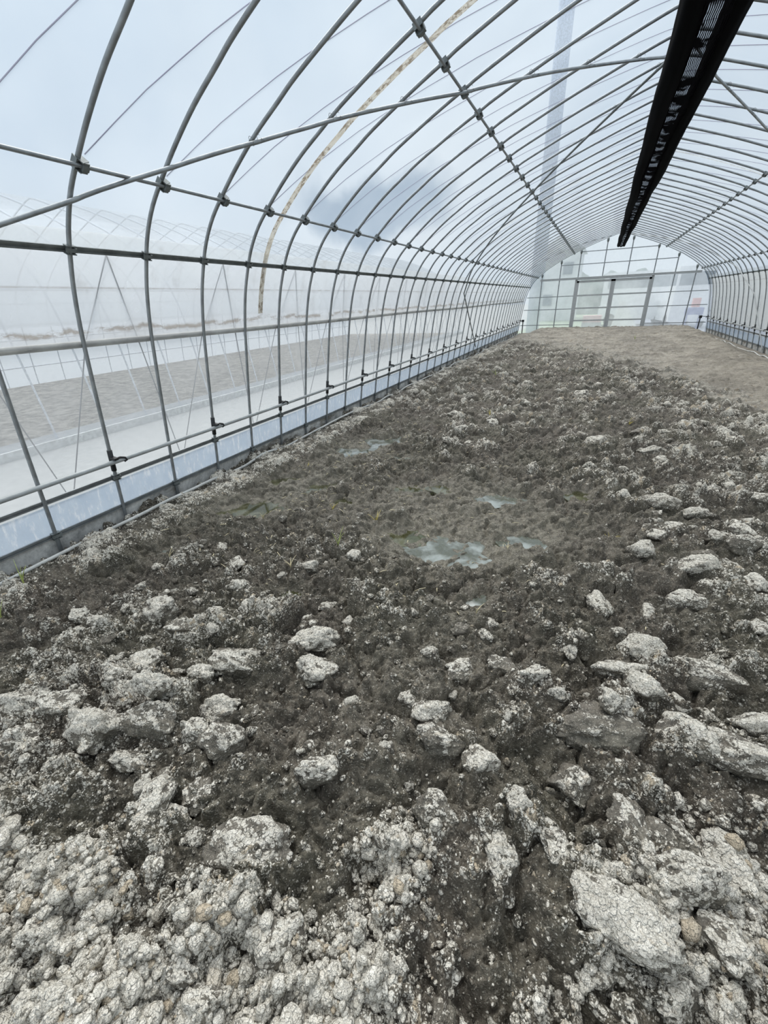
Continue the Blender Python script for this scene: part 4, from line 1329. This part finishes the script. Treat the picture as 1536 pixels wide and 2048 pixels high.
# crumbs lying loose: nobody could count them
def crumbs():
    V0, F0 = ICO[1]; V1, F1 = ICO[2]
    n = 110000
    x = rng.uniform(-2.3, 1.5, n); y = -.35 + 2.5 * rng.random(n) ** 1.5
    z, dry, rr, tanm, wet, pale = terrain(x, y, 3)
    keep = rng.random(n) < np.clip(.12 + .80 * pale + .40 * dry * (1 - wet), 0, 1)
    x, y, z, dry, pale = x[keep], y[keep], z[keep], dry[keep], pale[keep]
    n = len(x)
    s = np.exp(rng.normal(math.log(.0052), .55, n)).clip(.0018, .022)
    s = np.where(pale > .5, s * 1.15, s * .85)
    g = rng.random(n)
    out_v, out_f, at = [], [], {'dry': [], 'grain': [], 'tan': [], 'wet': []}
    off = 0
    for big, (BV, BF) in ((False, (V0, F0)), (True, (V1, F1))):
        m = (s > .0085) == big
        k = int(m.sum())
        if not k: continue
        sc = s[m][:, None, None] * (np.array([1, 1, .75]) * rng.uniform(.7, 1.3, (k, 1, 3)))
        V = BV[None] * (1 + rng.normal(0, .13, (k, len(BV), 1))) * sc
        a = rng.uniform(0, 6.28, k); c_, s_ = np.cos(a)[:, None], np.sin(a)[:, None]
        X = V[..., 0] * c_ - V[..., 1] * s_; Y = V[..., 0] * s_ + V[..., 1] * c_
        V = np.stack([X + x[m][:, None], Y + y[m][:, None], V[..., 2] + (z[m] + s[m] * .35)[:, None]], -1)
        out_v.append(V.reshape(-1, 3))
        out_f.append((BF[None] + (np.arange(k) * len(BV))[:, None, None] + off).reshape(-1, 3))
        off += k * len(BV)
        d = np.clip(.30 + .45 * dry[m] + .45 * pale[m] + rng.normal(0, .18, k), .05, 1)
        for key, val in (('dry', d), ('grain', g[m]), ('tan', np.full(k, .05)), ('wet', np.zeros(k))):
            at[key].append(np.repeat(val, len(BV)))
    return np_mesh('soil_crumbs', np.concatenate(out_v), np.concatenate(out_f), soil_mat, True, {k: np.concatenate(v) for k, v in at.items()})
tag(link('soil_crumbs', crumbs()), 'pale loose crumbs of dry soil strewn over the foreground', 'soil crumbs', kind='stuff')

# ------------------------------------------------------------------ sprouts and straw
straw_y = simple('yellow_blade', (0.62, 0.52, 0.16), .6, 0, .2, 30)
straw_p = simple('dry_straw', (0.66, 0.58, 0.38), .7, 0, .2, 30)
straw_g = simple('green_blade', (0.40, 0.46, 0.14), .6, 0, .2, 30)
SPR = [(-1.29, 2.51, straw_y, .11, 7, 'yellow grass sprout behind the dark green puddle'),
       (-1.73, 2.60, straw_y, .07, 4, 'small yellow sprout left of the taller one'),
       (-2.15, 2.24, straw_p, .06, 4, 'dry sprout beside the long olive puddle'),
       (-1.33, 2.02, straw_g, .13, 4, 'green forked sprout lying in front of the central mud'),
       (-2.45, 3.30, straw_y, .10, 6, 'yellowish sprout at the foot of the left bank'),
       (.30, 2.85, straw_y, .09, 6, 'yellow sprout alone on the mud right of the middle'),
       (-.52, 3.62, straw_p, .06, 4, 'small dry sprout behind the pale puddle'),
       (-2.82, .92, straw_g, .16, 5, 'greenish grass tuft at the left edge near the hose'),
       (-2.68, .71, straw_g, .14, 4, 'green blade cut by the left edge of the photo'),
       (-1.89, 3.84, straw_y, .07, 4, 'small yellow sprout among the far shallow puddles'),
       (-1.51, 1.73, straw_p, .08, 4, 'dry straw tuft left of the cream clod'),
       (-2.16, 3.66, straw_p, .07, 4, 'dry tuft beside the nearer far puddle'),
       (-.30, 2.42, straw_p, .05, 3, 'pale dry tuft at the right of the milky puddle'),
       (-2.29, 1.49, straw_p, .08, 5, 'straw tuft near the left pale strip'),
       (-.33, 1.70, straw_p, .07, 3, 'straw on the damp soil in front of the tiny round puddle'),
       (.55, 5.9, straw_y, .10, 5, 'pale yellow sprout among the far clods'),
       (-1.1, 5.6, straw_y, .10, 5, 'yellow sprout far back at the left of the clods'),
       (-1.75, 9.2, straw_g, .14, 6, 'faint green sprout near the far left of the bed'),
       (1.1, 15.5, straw_g, .16, 6, 'tiny green plant on the far tan soil')]
for i, (x, y, mt, h, n, lab) in enumerate(SPR):
    r_ = random.Random(i)
    b = MB()
    for j in range(n):
        a = r_.uniform(0, 6.28); ln = h * r_.uniform(.6, 1.1); le = r_.uniform(.25, .8)
        pts = [Vector((0, 0, -.01))]
        for q in range(1, 6):
            f = q / 5
            pts.append(Vector((math.cos(a) * ln * le * f ** 1.5, math.sin(a) * ln * le * f ** 1.5, ln * (f - .35 * le * f * f))))
        b.tube(pts, [.0030, .0030, .0026, .0020, .0014, .0006], 5)
    o = b.build('grass_sprout', mt, None, (x, y, ground_z(x, y) + .002))
    tag(o, lab, 'plant', 'sprouts in the wet soil')
def straw_bits():
    b = MB(); r_ = random.Random(5)
    for i in range(420):
        if i < 300: x, y = r_.gauss(-2.0, .35), r_.uniform(1.6, 5.2)
        else: x, y = r_.gauss(-.8, .7), r_.uniform(1.4, 4.0)
        if x < -2.75: continue
        z = ground_z(x, y) + .004; a = r_.uniform(0, 6.28); l = r_.uniform(.008, .03)
        d = Vector((math.cos(a), math.sin(a), r_.uniform(-.2, .5))) * l
        p = Vector((x, y, z))
        b.tube([p - d, p + Vector((0, 0, .004)), p + d], r_.uniform(.0012, .0030), 4)
    return b.build('straw_bits', straw_p)
tag(straw_bits(), 'scattered bits of pale yellow straw on the wet soil at left', 'straw', kind='stuff')

# ------------------------------------------------------------------ neighbouring tunnel on the left
nb_film = film('neighbour_film', .62, translucency=.8, var=.16, nscale=.5, haze=(.66, .71, .76), gloss=.12)
nb_side = film('neighbour_side_film', .60, var=.1, nscale=1.5, haze=(.74, .78, .83), gloss=.2)
nb_pipe = simple('neighbour_pipe', (0.66, 0.68, 0.71), .6, .0)
NXC = -6.5 - 3.5
nb = empty('neighbour_tunnel', (NXC, 0, 0))
tag(nb, 'second polythene tunnel standing outside beyond the left wall', 'greenhouse')
nm_ = MB().tube([Vector((p.x, p.y, p.z)) for p in arc], .013, 8).mesh('neighbour_hoop', nb_pipe)
for k in range(36):
    link('neighbour_hoop', nm_, nb, (0, -1.0 + .7 * k, 0))
def nb_sheet(name, mat, pts):
    o = sweep_film(name, mat, pts, -1.0, 24.0, .5, 0)
    o.parent = nb; o.matrix_parent_inverse = Matrix.Translation(-Vector(nb.location))
    return o
fa_ = [(x - XC + NXC, z) for x, z in full_arc(1.35, .016)]
nb_sheet('neighbour_cover', nb_film, fa_)
nb_sheet('neighbour_side_sheet', nb_side, [(NXC - at_z(z) - .016, z) for z in np.linspace(-.1, 1.35, 10)])
nb_sheet('neighbour_skirt', nb_side, [(NXC + at_z(z) + .016, z) for z in np.linspace(-.1, .06, 3)])
nbb = MB()
for z in (1.82, 1.35, 1.0, .35): nbb.tube([(-at_z(z), -1, z), (-at_z(z), 24, z)], .014, 6)
nbb.tube([(at_z(1.82), -1, 1.82), (at_z(1.82), 24, 1.82)], .014, 6)
nbb.build('neighbour_purlin', nb_pipe, nb)
nbs = MB().poly([(-3.45, -1, -.10), (3.45, -1, -.10), (3.45, 24, -.10), (-3.45, 24, -.10)])
def nsoil():
    m, nt, out = new_mat('neighbour_soil')
    p = N(nt, 'ShaderNodeBsdfPrincipled')
    f = noise(nt, 6.0, 8, .78)
    nt.links.new(mixc_(nt, rng_map(nt, f, .38, .62, 0, 1), (.10, .092, .08), (.36, .335, .295)), p.inputs['Base Color'])
    p.inputs['Roughness'].default_value = .95
    nt.links.new(p.outputs[0], out.inputs[0]); return m
nbs.build('neighbour_soil', nsoil(), nb)
kb = MB().box((3.52, 11.5, -.08), (.05, 25, .12)); kb.build('neighbour_kerb', simple('pale_kerb', (.62, .63, .62), .8), nb)

# ------------------------------------------------------------------ things beyond the end wall
wall_w = simple('white_render', (0.66, 0.68, 0.68), .8, 0, .08, 3)
roof_g = simple('grey_roof', (0.52, 0.54, 0.56), .8, 0, .15, 3)
glass_d = simple('dark_glass', (0.12, 0.16, 0.20), .15, 0, .1)
paint_w = simple('white_paint', (0.80, 0.81, 0.82), .35, 0, .04)
tyre = simple('tyre', (0.02, 0.02, 0.02), .8)
h = empty('house', (-2.9, 35.0, 0))
MB().box((0, 2.5, 2.05), (2.5, 5, 4.4)).build('house_wall', wall_w, h)
rb_ = MB()
rb_.v += [Vector(p) for p in ((-1.45, -.4, 4.2), (1.45, -.4, 4.2), (1.45, 5.4, 4.2), (-1.45, 5.4, 4.2), (0, -.4, 5.05), (0, 5.4, 5.05))]
rb_.f += [[0, 1, 4], [1, 2, 5, 4], [3, 5, 2], [0, 4, 5, 3], [0, 3, 2, 1]]; rb_.sm += [False] * 5
rb_.build('house_roof', roof_g, h)
for x, z in ((.55, 3.1), (-.55, 1.2)):
    MB().box((x, -.02, z), (.6, .08, .7)).build('house_window', glass_d, h)
tag(h, 'pale gabled house blurred beyond the left part of the end wall', 'house')
def vehicle(name, loc, L, W, H, turn, lab, truck):
    o = empty(name, loc); o.rotation_euler = (0, 0, turn)
    b = MB()
    b.box((0, 0, .62), (L, W, .66))
    if truck: b.box((L * .31, 0, H * .5 + .45), (L * .36, W * .96, H - .9)); b.box((-L * .18, 0, 1.0), (L * .62, W, .30))
    else: b.box((-.05, 0, H * .5 + .45), (L * .94, W * .95, H - .9))
    b.build('vehicle_body', paint_w, o)
    w = MB(); zc = H - .50
    cx, cl = (L * .31, L * .30) if truck else (-.05, L * .82)
    for sd in (-1, 1): w.box((cx, sd * W * .478, zc), (cl, .02, .50))
    w.box((cx + (L * .182 if truck else L * .472), 0, zc), (.02, W * .84, .52))
    w.build('vehicle_window', glass_d, o)
    for sx_ in (-1, 1):
        for sy_ in (-1, 1):
            MB().tube([(sx_ * L * .33, sy_ * (W / 2 - .12), .30), (sx_ * L * .33, sy_ * (W / 2 + .01), .30)], .30, 20).build('wheel', tyre, o)
    tag(o, lab, 'vehicle')
    return o
vehicle('van', (1.75, 28.6, -.13), 3.6, 1.7, 2.55, 0.0, 'white van blurred beyond the end wall, just right of the doors', False)
vehicle('truck', (3.55, 27.0, -.13), 3.4, 1.55, 2.55, -1.45, 'small white truck facing the tunnel, blurred beyond the right end of the end wall', True)
rd = empty('handcart', (3.62, 23.2, 0))
MB().box((0, 0, .98), (.26, .3, .34)).build('cart_box', simple('red_plastic', (.62, .16, .13), .5), rd)
cb_ = MB().box((0, 0, .66), (.6, .5, .26))
for sx_ in (-.25, .25):
    for sy_ in (-.2, .2): cb_.box((sx_, sy_, .2), (.05, .05, .68))
cb_.build('cart_frame', simple('blue_paint', (.06, .10, .34), .5), rd)
tag(rd, 'red object on a blue stand blurred beyond the far right film', 'cart')
pk = empty('crate_stack', (-.25, 24.0, -.13))
MB().box((0, 0, .55), (.8, .5, .28)).build('top_crate', simple('pink_plastic', (.60, .30, .32), .6), pk)
MB().box((0, 0, .2), (.85, .55, .40)).build('bottom_crate', simple('grey_plastic', (.30, .32, .36), .6), pk)
tag(pk, 'pink crate on a grey one blurred behind the left door', 'crate')
pole = MB().tube([(-2.85, 23.4, -.13), (-2.85, 23.4, 20.0)], .30, 16).build('tall_pole', simple('pole_grey', (.50, .58, .70), .7))
tag(pole, 'tall blue-grey pole standing outside, seen through the roof film', 'pole')
tarp = MB()
tarp.v += [Vector(p) for p in ((.55, 23.0, -.12), (1.75, 23.0, -.12), (1.75, 23.6, -.12), (.55, 23.6, -.12), (.8, 23.3, 1.15), (.95, 23.3, 1.15))]
tarp.f += [[0, 1, 5, 4], [1, 2, 5], [2, 3, 4, 5], [3, 0, 4]]; tarp.sm += [False] * 4
tag(tarp.build('tarpaulin', simple('white_tarp', (.74, .74, .70), .7)), 'off-white tarpaulin heaped behind the right door', 'tarpaulin')

hd_ = np.linspace(-4, 8, 113); hs = np.linspace(0, np.pi, 13)
Xh, Th = np.meshgrid(hd_, hs, indexing='ij')
bump_ = 1 + .22 * fbm(Xh * .45, Th * .8, 95, 4)
Vh = np.stack([Xh.ravel(), (47 - 1.6 * np.cos(Th) * bump_).ravel(), (-.3 + 3.3 * np.sin(Th) * bump_).ravel()], -1)
hedge = link('hedge', np_mesh('hedge', Vh, grid_faces(13, 113), simple('hedge_leaves', (.09, .13, .12), .9, 0, .35, 1.4, .8)))
tag(hedge, 'long blue-green hedge across the background beyond the end wall', 'hedge')
